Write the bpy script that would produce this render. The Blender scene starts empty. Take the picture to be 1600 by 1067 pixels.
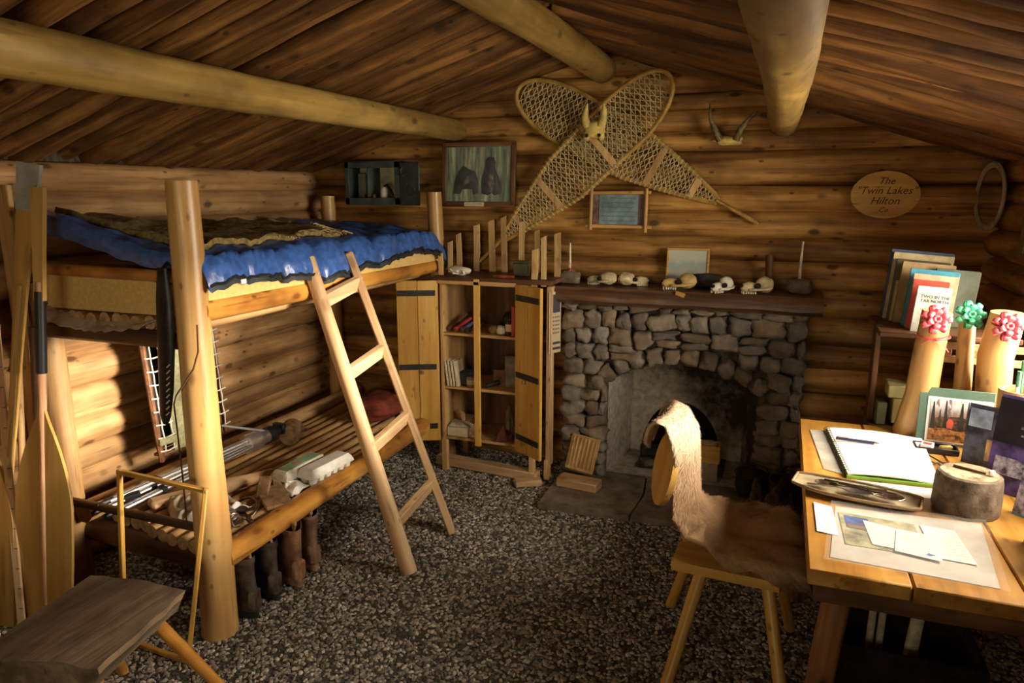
import bpy, math, random
from mathutils import Vector, Matrix, Euler, noise
from math import sin, cos, pi, radians, sqrt
random.seed(11)
SC = bpy.context.scene
COL = SC.collection

# ------------------------------------------------------------------ camera
cam_d = bpy.data.cameras.new('camera'); cam_d.sensor_width = 36.0; cam_d.lens = 25.43
cam_d.clip_start = 0.02
cam = bpy.data.objects.new('camera', cam_d); COL.objects.link(cam)
cam.location = (0, 0, 1.62); cam.rotation_euler = (radians(90-11.82), 0, radians(20.34))
SC.camera = cam
# ------------------------------------------------------------------ world + exposure
SC.view_settings.view_transform = 'Standard'; SC.view_settings.look = 'None'
SC.view_settings.exposure = 0.0; SC.view_settings.gamma = 1.0; SC.view_settings.use_curve_mapping = False
W = bpy.data.worlds.new('World'); SC.world = W; W.use_nodes = True
W.node_tree.nodes['Background'].inputs[0].default_value = (0.75, 0.86, 1.0, 1)
W.node_tree.nodes['Background'].inputs[1].default_value = 0.15
SC.cycles.max_bounces = 7; SC.cycles.diffuse_bounces = 4; SC.cycles.glossy_bounces = 3
SC.cycles.sample_clamp_indirect = 6.0
# daylight entering through the windows (window over the desk, window and open door behind the camera)
def area(name, loc, rot, sx, sy, power, color, spread=180):
    d = bpy.data.lights.new(name, 'AREA'); d.shape = 'RECTANGLE'; d.size = sx; d.size_y = sy
    d.energy = power; d.color = color; d.spread = radians(spread)
    o = bpy.data.objects.new(name, d); COL.objects.link(o); o.location = loc
    o.rotation_euler = rot
    return o
# local -Z is the beam; rotate about Y so it points to -X and a little down
area('desk_window_daylight', (1.025, 2.42, 1.31), (0, radians(90-16), 0), 0.60, 1.05, 52, (1.0, 0.87, 0.67), 136)
area('front_window_daylight', (-0.55, -1.02, 1.22), (radians(90), 0, radians(13)), 1.1, 0.65, 6.5, (1.0, 0.83, 0.54), 88)
# low hazy sun shining in level through the desk window
sd_ = bpy.data.lights.new('low_sun', 'SUN'); sd_.energy = 17.0; sd_.angle = radians(11); sd_.color = (1.0, 0.86, 0.68)
so_ = bpy.data.objects.new('low_sun', sd_); COL.objects.link(so_); so_.location = (3, 2.4, 2)
so_.rotation_euler = Vector((-1.0, -0.03, -0.17)).to_track_quat('-Z', 'Y').to_euler()

# ------------------------------------------------------------------ node helpers
def newmat(name):
    m = bpy.data.materials.new(name); m.use_nodes = True
    nt = m.node_tree; nt.nodes.clear()
    out = nt.nodes.new('ShaderNodeOutputMaterial'); b = nt.nodes.new('ShaderNodeBsdfPrincipled')
    nt.links.new(b.outputs[0], out.inputs[0])
    return m, nt, b
def nd(nt, t, **kw):
    n = nt.nodes.new(t)
    for k, v in kw.items():
        if k.startswith('_'): setattr(n, k[1:], v)
    return n
def setin(nt, sock, v):
    if hasattr(v, 'is_linked'): nt.links.new(v, sock)
    else: sock.default_value = v
def mixc(nt, fac, a, b, mode='MIX'):
    n = nt.nodes.new('ShaderNodeMix'); n.data_type = 'RGBA'; n.blend_type = mode
    setin(nt, n.inputs[0], fac); setin(nt, n.inputs[6], a); setin(nt, n.inputs[7], b)
    return n.outputs[2]
def ramp(nt, fac, stops):
    n = nt.nodes.new('ShaderNodeValToRGB'); nt.links.new(fac, n.inputs[0])
    el = n.color_ramp.elements
    while len(el) < len(stops): el.new(0.5)
    for e, (p, c) in zip(el, stops): e.position = p; e.color = c if len(c) == 4 else (*c, 1)
    return n.outputs[0]
def mth(nt, op, a, b=0.0):
    n = nt.nodes.new('ShaderNodeMath'); n.operation = op
    setin(nt, n.inputs[0], a); setin(nt, n.inputs[1], b); return n.outputs[0]
def coords(nt, scale=(1, 1, 1), rnd=True):
    tc = nt.nodes.new('ShaderNodeTexCoord'); vec = tc.outputs['Object']
    if rnd:
        oi = nt.nodes.new('ShaderNodeObjectInfo')
        va = nt.nodes.new('ShaderNodeVectorMath'); va.operation = 'MULTIPLY_ADD'
        nt.links.new(oi.outputs['Random'], va.inputs[0]); va.inputs[1].default_value = (37, 53, 71)
        nt.links.new(vec, va.inputs[2]); vec = va.outputs[0]
    mp = nt.nodes.new('ShaderNodeMapping'); nt.links.new(vec, mp.inputs[0]); mp.inputs['Scale'].default_value = scale
    return mp.outputs[0]
def noisetex(nt, vec, scale, detail=4, rough=0.55):
    n = nt.nodes.new('ShaderNodeTexNoise'); nt.links.new(vec, n.inputs['Vector'])
    n.inputs['Scale'].default_value = scale; n.inputs['Detail'].default_value = detail
    n.inputs['Roughness'].default_value = rough; return n.outputs['Fac']
def bump(nt, b, h, strength, dist=0.01):
    n = nt.nodes.new('ShaderNodeBump'); n.inputs['Strength'].default_value = strength
    n.inputs['Distance'].default_value = dist
    nt.links.new(h, n.inputs['Height']); nt.links.new(n.outputs[0], b.inputs['Normal'])
_mc = {}
def wood(name, dark, mid, light, axis='Z', grain=22.0, patch=0.5, knots=1.0, rough=0.6, bmp=0.4, stain=(0.05, 0.025, 0.01), var=0.25, spec=0.3):
    key = name + axis
    if key in _mc: return _mc[key]
    m, nt, b = newmat(key)
    st = {'X': (0.07, 1, 1), 'Y': (1, 0.07, 1), 'Z': (1, 1, 0.07)}[axis]
    kn = {'X': (0.55, 1, 1), 'Y': (1, 0.55, 1), 'Z': (1, 1, 0.55)}[axis]
    v = coords(nt, st); v2 = coords(nt, kn)
    g = noisetex(nt, v, grain, 4, 0.6)
    c = ramp(nt, g, [(0.32, dark), (0.5, mid), (0.66, light)])
    p = noisetex(nt, v2, 4.5, 3, 0.65)
    pm = ramp(nt, p, [(0.44, (0, 0, 0)), (0.60, (1, 1, 1))])
    c = mixc(nt, mth(nt, 'MULTIPLY', pm, patch), c, (*stain, 1))
    vo = nt.nodes.new('ShaderNodeTexVoronoi'); nt.links.new(v2, vo.inputs['Vector']); vo.inputs['Scale'].default_value = 8.0
    kd = ramp(nt, vo.outputs['Distance'], [(0.09, (1, 1, 1)), (0.17, (0, 0, 0))])
    c = mixc(nt, mth(nt, 'MULTIPLY', kd, 0.8*knots), c, (stain[0]*0.6, stain[1]*0.6, stain[2]*0.6, 1))
    vo2 = nt.nodes.new('ShaderNodeTexVoronoi'); nt.links.new(v2, vo2.inputs['Vector']); vo2.inputs['Scale'].default_value = 15.0
    kd2 = ramp(nt, vo2.outputs['Distance'], [(0.07, (1, 1, 1)), (0.14, (0, 0, 0))])
    c = mixc(nt, mth(nt, 'MULTIPLY', kd2, 0.75*knots), c, (stain[0]*0.5, stain[1]*0.5, stain[2]*0.5, 1))
    # fine dark checks along the grain
    ck = noisetex(nt, v, grain*3.1, 2, 0.5)
    cm = ramp(nt, ck, [(0.30, (1, 1, 1)), (0.36, (0, 0, 0))])
    c = mixc(nt, mth(nt, 'MULTIPLY', cm, 0.55), c, (stain[0], stain[1], stain[2], 1))
    oi = nt.nodes.new('ShaderNodeObjectInfo')
    hs = nt.nodes.new('ShaderNodeHueSaturation'); nt.links.new(c, hs.inputs['Color'])
    nt.links.new(mth(nt, 'ADD', mth(nt, 'MULTIPLY', oi.outputs['Random'], 2*var), 1-var), hs.inputs['Value'])
    nt.links.new(hs.outputs[0], b.inputs['Base Color'])
    b.inputs['Roughness'].default_value = rough; b.inputs['Specular IOR Level'].default_value = spec
    hh = mth(nt, 'ADD', g, mth(nt, 'MULTIPLY', p, 1.2))
    bump(nt, b, hh, bmp, 0.012)
    _mc[key] = m; return m
def plain(name, col, rough=0.6, metal=0.0, var=0.12, scale=14, bmp=0.0, spec=0.4, col2=None, rndval=0.0, alpha=None):
    if name in _mc: return _mc[name]
    m, nt, b = newmat(name)
    v = coords(nt); n = noisetex(nt, v, scale, 5, 0.6)
    c2 = col2 if col2 else tuple(max(0, x*(1-3*var)) for x in col)
    c = ramp(nt, n, [(0.35, c2), (0.65, tuple(min(1, x*(1+var)) for x in col))])
    if rndval:
        oi = nt.nodes.new('ShaderNodeObjectInfo'); hs = nt.nodes.new('ShaderNodeHueSaturation')
        nt.links.new(c, hs.inputs['Color'])
        nt.links.new(mth(nt, 'ADD', mth(nt, 'MULTIPLY', oi.outputs['Random'], 2*rndval), 1-rndval), hs.inputs['Value'])
        c = hs.outputs[0]
    nt.links.new(c, b.inputs['Base Color'])
    b.inputs['Roughness'].default_value = rough; b.inputs['Metallic'].default_value = metal
    b.inputs['Specular IOR Level'].default_value = spec
    if bmp: bump(nt, b, n, bmp, 0.008)
    if alpha is not None: b.inputs['Alpha'].default_value = alpha
    _mc[name] = m; return m
def glassy(name, col, rough=0.05, alpha=0.25):
    if name in _mc: return _mc[name]
    m, nt, b = newmat(name)
    b.inputs['Base Color'].default_value = (*col, 1); b.inputs['Roughness'].default_value = rough
    b.inputs['Specular IOR Level'].default_value = 0.8
    n = noisetex(nt, coords(nt), 9, 3)
    nt.links.new(ramp(nt, n, [(0.3, (alpha*0.6,)*3), (0.7, (min(1, alpha*1.4),)*3)]), b.inputs['Alpha'])
    _mc[name] = m; return m

# ------------------------------------------------------------------ mesh builder
class MB:
    def __init__(s): s.v = []; s.f = []; s.mi = []; s.M = Matrix(); s.m = 0
    def add(s, vs, fs):
        b = len(s.v); s.v += [tuple(s.M @ Vector(x)) for x in vs]
        s.f += [tuple(b+i for i in f) for f in fs]; s.mi += [s.m]*len(fs); return s
    def box(s, c, size, b=0.0, R=None):
        hx, hy, hz = (x/2 for x in size); vs = []; fs = []
        b = min(b, hx*.9, hy*.9, hz*.9)
        T = Matrix.Translation(c) @ (R.to_4x4() if R is not None else Matrix())
        if b <= 0:
            vs = [(x*hx, y*hy, z*hz) for x in (-1, 1) for y in (-1, 1) for z in (-1, 1)]
            fs = [(0, 1, 3, 2), (4, 6, 7, 5), (0, 4, 5, 1), (2, 3, 7, 6), (0, 2, 6, 4), (1, 5, 7, 3)]
        else:
            idx = {}
            for x in (-1, 1):
                for y in (-1, 1):
                    for z in (-1, 1):
                        for a in range(3):
                            p = [x*(hx-b), y*(hy-b), z*(hz-b)]; p[a] = (x*hx, y*hy, z*hz)[a]
                            idx[(x, y, z, a)] = len(vs); vs.append(tuple(p))
            I = lambda x, y, z, a: idx[(x, y, z, a)]
            for q in (-1, 1):
                f = [I(q, -1, -1, 0), I(q, 1, -1, 0), I(q, 1, 1, 0), I(q, -1, 1, 0)]; fs.append(f if q > 0 else f[::-1])
                f = [I(-1, q, -1, 1), I(-1, q, 1, 1), I(1, q, 1, 1), I(1, q, -1, 1)]; fs.append(f if q > 0 else f[::-1])
                f = [I(-1, -1, q, 2), I(1, -1, q, 2), I(1, 1, q, 2), I(-1, 1, q, 2)]; fs.append(f if q > 0 else f[::-1])
            for p in (-1, 1):
                for q in (-1, 1):
                    f = [I(-1, p, q, 1), I(1, p, q, 1), I(1, p, q, 2), I(-1, p, q, 2)]; fs.append(f if p*q < 0 else f[::-1])
                    f = [I(p, -1, q, 2), I(p, 1, q, 2), I(p, 1, q, 0), I(p, -1, q, 0)]; fs.append(f if p*q < 0 else f[::-1])
                    f = [I(p, q, -1, 0), I(p, q, 1, 0), I(p, q, 1, 1), I(p, q, -1, 1)]; fs.append(f if p*q < 0 else f[::-1])
                    for r in (-1, 1):
                        f = [I(p, q, r, 0), I(p, q, r, 1), I(p, q, r, 2)]; fs.append(f if p*q*r > 0 else f[::-1])
        return s.add([T @ Vector(x) for x in vs], fs)
    def bar(s, p, q, w, t, b=0.0, up=(0, 0, 1)):
        p, q = Vector(p), Vector(q); z = (q-p); L = z.length; z = z/L; u = Vector(up)
        x = u.cross(z)
        if x.length < 1e-4: x = Vector((1, 0, 0)).cross(z)
        x.normalize(); y = z.cross(x)
        return s.box((p+q)/2, (w, t, L), b, Matrix((x, y, z)).transposed())
    def tube(s, pts, rad, n=10, cap=True, flat=1.0, up=None, wob=0.0, seed=0):
        pts = [Vector(p) for p in pts]; k = len(pts)
        if not hasattr(rad, '__len__'): rad = [rad]*k
        vs = []; fs = []; prev = None
        for i, p in enumerate(pts):
            t = (pts[min(i+1, k-1)]-pts[max(i-1, 0)])
            if t.length < 1e-9: t = Vector((0, 0, 1))
            t.normalize()
            if prev is None:
                a = Vector(up) if up else (Vector((0, 0, 1)) if abs(t.z) < 0.9 else Vector((1, 0, 0)))
                x = a.cross(t); x.normalize()
            else:
                x = prev - t*prev.dot(t); x.normalize()
            prev = x; y = t.cross(x)
            for j in range(n):
                a = 2*pi*j/n; r = rad[i]
                if wob: r *= 1+wob*noise.noise(Vector((p.x*6+seed, p.y*6+j*1.7, p.z*6)))
                vs.append(p+x*cos(a)*r+y*sin(a)*r*flat)
        for i in range(k-1):
            for j in range(n):
                j2 = (j+1) % n
                fs.append((i*n+j, i*n+j2, (i+1)*n+j2, (i+1)*n+j))
        if cap:
            fs.append(tuple(range(n))[::-1]); fs.append(tuple((k-1)*n+j for j in range(n)))
        return s.add(vs, fs)
    def lathe(s, prof, n=16, T=None):
        vs = []; fs = []; k = len(prof)
        for r, z in prof:
            for j in range(n):
                a = 2*pi*j/n; vs.append((max(r, 1e-4)*cos(a), max(r, 1e-4)*sin(a), z))
        for i in range(k-1):
            for j in range(n):
                j2 = (j+1) % n; fs.append((i*n+j, i*n+j2, (i+1)*n+j2, (i+1)*n+j))
        if T is not None: vs = [T @ Vector(v) for v in vs]
        return s.add(vs, fs)
    def prism(s, poly, h0, h1, T=None):
        n = len(poly); vs = [(x, y, h0) for x, y in poly]+[(x, y, h1) for x, y in poly]
        fs = [tuple(range(n))[::-1], tuple(range(n, 2*n))]+[(i, (i+1) % n, n+(i+1) % n, n+i) for i in range(n)]
        if T is not None: vs = [T @ Vector(v) for v in vs]
        return s.add(vs, fs)
    def blob(s, c, r, amp=0.15, seed=0, seg=4, sq=0.5, R=None, freq=1.6):
        # rounded cube with noise: sq 0 = ellipsoid, 1 = box
        vs = []; fs = []; key = {}
        def vid(p):
            k = tuple(round(x*1000) for x in p)
            if k not in key:
                u = Vector(p); d = u.normalized()
                q = d.lerp(u, sq); q *= 1+amp*noise.noise(d*freq+Vector((seed*3.1, seed*1.7, -seed*2.3)))
                key[k] = len(vs); vs.append(Vector((q.x*r[0], q.y*r[1], q.z*r[2])))
            return key[k]
        for ax in range(3):
            for sg in (-1, 1):
                for i in range(seg):
                    for j in range(seg):
                        f = []
                        for di, dj in ((0, 0), (1, 0), (1, 1), (0, 1)):
                            u = -1+2*(i+di)/seg; w = -1+2*(j+dj)/seg
                            p = [0, 0, 0]; p[ax] = sg; p[(ax+1) % 3] = u; p[(ax+2) % 3] = w; f.append(vid(p))
                        fs.append(tuple(f) if sg > 0 else tuple(f[::-1]))
        T = Matrix.Translation(c) @ (R.to_4x4() if R is not None else Matrix())
        return s.add([T @ v for v in vs], fs)
    def grid(s, fn, nu, nv, thick=0.0):
        P = [[Vector(fn(i/nu, j/nv)) for j in range(nv+1)] for i in range(nu+1)]
        vs = [p for r in P for p in r]; w = nv+1
        fs = [(i*w+j, (i+1)*w+j, (i+1)*w+j+1, i*w+j+1) for i in range(nu) for j in range(nv)]
        if thick:
            N = []
            for i in range(nu+1):
                for j in range(nv+1):
                    a = P[min(i+1, nu)][j]-P[max(i-1, 0)][j]; b = P[i][min(j+1, nv)]-P[i][max(j-1, 0)]
                    n = a.cross(b); N.append(n.normalized() if n.length > 1e-9 else Vector((0, 0, 1)))
            o = len(vs); vs = vs+[v-n*thick for v, n in zip(vs, N)]
            fs = fs+[tuple(o+x for x in f[::-1]) for f in fs]
            rim = [i*w for i in range(nu+1)]+[nu*w+j for j in range(1, w)]+[i*w+nv for i in range(nu-1, -1, -1)]+[j for j in range(nv-1, 0, -1)]
            for a, b in zip(rim, rim[1:]+rim[:1]): fs.append((b, a, o+a, o+b))
        return s.add(vs, fs)
    def obj(s, name, mats, parent=None, sharp=38, M=None, label=None):
        me = bpy.data.meshes.new(name); me.from_pydata(s.v, [], s.f)
        for m in (mats if isinstance(mats, (list, tuple)) else [mats]): me.materials.append(m)
        if isinstance(mats, (list, tuple)): me.polygons.foreach_set('material_index', s.mi)
        me.polygons.foreach_set('use_smooth', [True]*len(me.polygons))
        me.update()
        if sharp: me.set_sharp_from_angle(angle=radians(sharp))
        return link(name, me, parent, M, label)
WM = {}
def link(name, me, parent=None, M=None, label=None):
    o = bpy.data.objects.new(name, me); COL.objects.link(o)
    M = M or Matrix(); o.matrix_basis = M
    if parent is not None:
        o.parent = parent; o.matrix_parent_inverse = WM[parent].inverted()
    WM[o] = M
    if label: o['label'] = label
    return o
def tag(o, label, cat, group=None):
    o['label'] = label; o['category'] = cat
    if group: o['group'] = group
    return o
def thing(name, label, cat, loc, group=None, rot=None):
    o = bpy.data.objects.new(name, None); COL.objects.link(o); o.empty_display_size = 0.05
    M = Matrix.Translation(loc)
    if rot: M = M @ Euler(rot).to_matrix().to_4x4()
    o.matrix_basis = M; WM[o] = M
    return tag(o, label, cat, group)
def struct(name, loc=(0, 0, 0)):
    o = bpy.data.objects.new(name, None); COL.objects.link(o); o.empty_display_size = 0.05
    o.matrix_basis = Matrix.Translation(loc); WM[o] = o.matrix_basis.copy(); o['kind'] = 'structure'; return o
def align(p, q):
    p, q = Vector(p), Vector(q); z = (q-p).normalized()
    u = Vector((0, 0, 1)) if abs(z.z) < 0.95 else Vector((0, 1, 0))
    x = u.cross(z).normalized(); y = z.cross(x)
    return Matrix.Translation(p) @ Matrix((x, y, z)).transposed().to_4x4()
def log(name, p, q, r0, r1, mat, parent=None, n=14, rings=None, wob=0.05, bend=0.0, seed=None, label=None, endmat=None, flat=1.0):
    # a round timber; local Z runs along it so the grain follows
    L = (Vector(q)-Vector(p)).length; rings = rings or max(3, min(26, int(L/0.12)))
    sd = seed if seed is not None else random.random()*100
    mb = MB(); vs = []; fs = []
    for i in range(rings+1):
        t = i/rings; z = L*t; r = r0+(r1-r0)*t
        ox = bend*noise.noise(Vector((sd, t*2.2, 0))); oy = bend*noise.noise(Vector((sd+9, t*2.2, 4)))
        for j in range(n):
            a = 2*pi*j/n
            rr = r*(1+wob*noise.noise(Vector((cos(a)*1.1+sd, sin(a)*1.1, z*3.5/ max(r*12, .3)))))
            vs.append((ox+cos(a)*rr, oy+sin(a)*rr*flat, z))
    for i in range(rings):
        for j in range(n):
            j2 = (j+1) % n; fs.append((i*n+j, i*n+j2, (i+1)*n+j2, (i+1)*n+j))
    mb.add(vs, fs)
    if endmat: mb.m = 1
    mb.add([vs[j] for j in range(n)]+[vs[rings*n+j] for j in range(n)], [tuple(range(n))[::-1], tuple(range(n, 2*n))])
    return mb.obj(name, [mat, endmat] if endmat else mat, parent, 50, align(p, q), label)
def textmesh(name, body, size, M, mat, parent, shear=0.0, ext=0.0006, align_x='CENTER'):
    cu = bpy.data.curves.new(name, 'FONT'); cu.body = body; cu.size = size; cu.shear = shear
    cu.align_x = align_x; cu.align_y = 'CENTER'; cu.extrude = ext; cu.resolution_u = 2
    to = bpy.data.objects.new(name, cu); COL.objects.link(to)
    dg = bpy.context.evaluated_depsgraph_get()
    me = bpy.data.meshes.new_from_object(to.evaluated_get(dg)); me.materials.clear(); me.materials.append(mat)
    bpy.data.objects.remove(to); bpy.data.curves.remove(cu)
    return link(name, me, parent, M)
def RZ(a): return Matrix.Rotation(a, 4, 'Z')
def RX(a): return Matrix.Rotation(a, 4, 'X')
def RY(a): return Matrix.Rotation(a, 4, 'Y')
def TR(x, y, z): return Matrix.Translation((x, y, z))
def scribble(mb, x0, x1, y, z, amp, seed, w=0.0008):
    # one line of handwriting as a thin flat ribbon lying in local XY at height z
    rr = random.Random(seed); x = x0; pts = []
    while x < x1:
        pts.append((x, y+amp*rr.uniform(-1, 1))); x += amp*rr.uniform(0.5, 0.9)
    for (a, b), (c, d) in zip(pts, pts[1:]):
        if rr.random() < 0.14: continue
        mb.add([(a, b-w, z), (c, d-w, z), (c, d+w, z), (a, b+w, z)], [(0, 1, 2, 3)])

# ------------------------------------------------------------------ materials
M_wall = lambda ax='Z': wood('aged_log', (0.16, 0.066, 0.015), (0.40, 0.20, 0.05), (0.60, 0.34, 0.10), ax, grain=16, patch=0.55, knots=1.0, rough=0.62, bmp=0.55, stain=(0.07, 0.033, 0.012), var=0.2)
M_wall2 = lambda ax='Z': wood('pale_log', (0.22, 0.11, 0.04), (0.43, 0.245, 0.10), (0.58, 0.36, 0.17), ax, grain=14, patch=0.4, knots=1.0, rough=0.65, bmp=0.5, stain=(0.10, 0.05, 0.02), var=0.12)
M_roof = lambda ax='Z': wood('roof_pole_wood', (0.065, 0.025, 0.006), (0.175, 0.077, 0.019), (0.33, 0.16, 0.045), ax, grain=20, patch=0.6, knots=1.0, rough=0.55, bmp=0.5, stain=(0.05, 0.022, 0.008), var=0.28)
M_purlin = wood('purlin_wood', (0.17, 0.10, 0.022), (0.31, 0.195, 0.048), (0.44, 0.29, 0.085), 'Z', grain=9, patch=0.55, knots=0.9, rough=0.5, bmp=0.3, stain=(0.10, 0.055, 0.015), var=0.06)
M_post = wood('peeled_post_wood', (0.38, 0.20, 0.06), (0.54, 0.325, 0.115), (0.66, 0.45, 0.20), 'Z', grain=10, patch=0.25, knots=0.9, rough=0.38, bmp=0.2, stain=(0.26, 0.11, 0.03), var=0.06, spec=0.5)
M_rail = wood('varnished_rail_wood', (0.42, 0.17, 0.03), (0.62, 0.29, 0.055), (0.74, 0.40, 0.10), 'Z', grain=12, patch=0.75, knots=0.9, rough=0.3, bmp=0.15, stain=(0.15, 0.045, 0.012), var=0.08, spec=0.5)
M_polew = wood('bunk_pole_wood', (0.30, 0.16, 0.06), (0.46, 0.27, 0.11), (0.60, 0.40, 0.20), 'Z', grain=14, patch=0.3, knots=0.6, rough=0.5, bmp=0.2, stain=(0.14, 0.07, 0.03), var=0.15)
M_pine = lambda ax='Z': wood('pine_board', (0.40, 0.23, 0.085), (0.54, 0.33, 0.13), (0.66, 0.45, 0.21), ax, grain=16, patch=0.18, knots=0.9, rough=0.5, bmp=0.15, stain=(0.25, 0.11, 0.035), var=0.1)
M_lad = lambda ax='Z': wood('ladder_wood', (0.42, 0.25, 0.12), (0.56, 0.36, 0.19), (0.68, 0.48, 0.28), ax, grain=16, patch=0.15, knots=0.7, rough=0.55, bmp=0.15, stain=(0.28, 0.14, 0.06), var=0.06)
M_yel = lambda ax='Z': wood('yellow_varnished_pine', (0.48, 0.25, 0.045), (0.62, 0.35, 0.075), (0.72, 0.46, 0.13), ax, grain=13, patch=0.15, knots=0.7, rough=0.4, bmp=0.12, stain=(0.28, 0.11, 0.02), var=0.08, spec=0.45)
M_tab = lambda ax='Y': wood('table_plank_wood', (0.34, 0.15, 0.025), (0.52, 0.25, 0.045), (0.62, 0.34, 0.08), ax, grain=14, patch=0.4, knots=0.5, rough=0.4, bmp=0.2, stain=(0.17, 0.07, 0.018), var=0.08, spec=0.45)
M_dkw = lambda ax='Z': wood('dark_wood', (0.06, 0.028, 0.012), (0.13, 0.06, 0.025), (0.22, 0.11, 0.05), ax, grain=16, patch=0.4, knots=0.4, rough=0.5, bmp=0.3, stain=(0.03, 0.014, 0.006), var=0.15)
M_slab = wood('weathered_slab_wood', (0.09, 0.062, 0.04), (0.17, 0.12, 0.078), (0.28, 0.21, 0.145), 'Y', grain=14, patch=0.55, knots=0.3, rough=0.75, bmp=0.6, stain=(0.05, 0.034, 0.022), var=0.05)
M_end = plain('sawn_end_wood', (0.50, 0.33, 0.15), 0.7, var=0.15, scale=30)
M_strip = wood('split_stake_wood', (0.42, 0.26, 0.10), (0.56, 0.37, 0.16), (0.68, 0.49, 0.24), 'Z', grain=18, patch=0.12, knots=0.4, rough=0.6, bmp=0.2, stain=(0.25, 0.12, 0.04), var=0.14)
M_chink = plain('moss_chinking', (0.075, 0.062, 0.04), 0.95, var=0.25, scale=40, bmp=0.6)
M_mort = plain('mortar', (0.13, 0.105, 0.085), 0.95, var=0.2, scale=25, bmp=0.6)
M_bark = plain('stump_bark', (0.17, 0.13, 0.095), 0.85, var=0.3, scale=22, bmp=0.8, col2=(0.07, 0.045, 0.03))
M_iron = plain('black_iron', (0.025, 0.024, 0.024), 0.5, var=0.2, bmp=0.1)
M_blk = plain('black_plastic', (0.018, 0.018, 0.02), 0.4, var=0.1)
M_alu = plain('aluminium', (0.80, 0.80, 0.82), 0.28, metal=0.9, var=0.04)
M_steel = plain('steel', (0.62, 0.58, 0.52), 0.22, metal=1.0, var=0.08)
M_paper = plain('white_paper', (0.86, 0.85, 0.82), 0.7, var=0.015)
M_cream = plain('cream_paper', (0.62, 0.52, 0.34), 0.75, var=0.06)
M_ink = plain('ink', (0.05, 0.05, 0.07), 0.6, var=0.0)
M_cord = plain('white_cord', (0.72, 0.70, 0.62), 0.8, var=0.05)
M_bone = plain('bone', (0.66, 0.54, 0.32), 0.55, var=0.14, scale=30, bmp=0.25)
M_bonew = plain('pale_bone', (0.74, 0.68, 0.52), 0.55, var=0.12, scale=30, bmp=0.25)
M_black = plain('dark_hollow', (0.012, 0.009, 0.006), 0.9, var=0.0)
M_red = plain('red_print', (0.55, 0.06, 0.04), 0.5, var=0.05)
M_green = plain('green_print', (0.30, 0.48, 0.30), 0.6, var=0.08)
M_glass = glassy('clear_plastic', (0.8, 0.8, 0.78), 0.12, 0.08)
M_pane = glassy('picture_glass', (0.35, 0.4, 0.4), 0.05, 0.08)
def stone_mat():
    m, nt, b = newmat('field_stone')
    v = coords(nt); n = noisetex(nt, v, 9, 6, 0.65); n2 = noisetex(nt, v, 60, 3, 0.6)
    c = ramp(nt, n, [(0.3, (0.11, 0.08, 0.052)), (0.52, (0.235, 0.178, 0.12)), (0.72, (0.37, 0.29, 0.20))])
    c = mixc(nt, mth(nt, 'MULTIPLY', n2, 0.4), c, (0.12, 0.10, 0.085, 1))
    oi = nt.nodes.new('ShaderNodeObjectInfo'); hs = nt.nodes.new('ShaderNodeHueSaturation'); nt.links.new(c, hs.inputs['Color'])
    nt.links.new(mth(nt, 'ADD', mth(nt, 'MULTIPLY', oi.outputs['Random'], 0.7), 0.65), hs.inputs['Value'])
    nt.links.new(mth(nt, 'ADD', mth(nt, 'MULTIPLY', mth(nt, 'FRACT', mth(nt, 'MULTIPLY', oi.outputs['Random'], 7.3)), 0.7), 0.5), hs.inputs['Saturation'])
    nt.links.new(hs.outputs[0], b.inputs['Base Color']); b.inputs['Roughness'].default_value = 0.85
    bump(nt, b, mth(nt, 'ADD', n, mth(nt, 'MULTIPLY', n2, 0.4)), 0.6, 0.012)
    return m
M_stone = stone_mat()
def gravel_mat():
    m, nt, b = newmat('gravel_stone')
    oi = nt.nodes.new('ShaderNodeObjectInfo')
    c = ramp(nt, oi.outputs['Random'], [(0.0, (0.07, 0.06, 0.05)), (0.3, (0.17, 0.15, 0.125)), (0.65, (0.30, 0.265, 0.22)), (0.9, (0.44, 0.395, 0.335)), (1.0, (0.62, 0.57, 0.50))])
    nt.links.new(c, b.inputs['Base Color']); b.inputs['Roughness'].default_value = 0.85
    return m
M_gravel = gravel_mat()
M_ground = plain('packed_ground', (0.10, 0.088, 0.072), 0.95, var=0.3, scale=120, bmp=1.0)

# ------------------------------------------------------------------ the room shell
XL, XR, YB, YF = -2.83, 0.92, 4.05, -1.05
RIDX, RIDZ, SLOPE = -0.955, 2.335, 0.313
def roofz(x): return RIDZ-SLOPE*abs(x-RIDX)
fl = MB(); fl.box(((XL+XR)/2, (YF+YB)/2, -0.06), (XR-XL+0.6, YB-YF+0.6, 0.1)); o = fl.obj('floor', M_ground); o['kind'] = 'structure'
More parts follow.
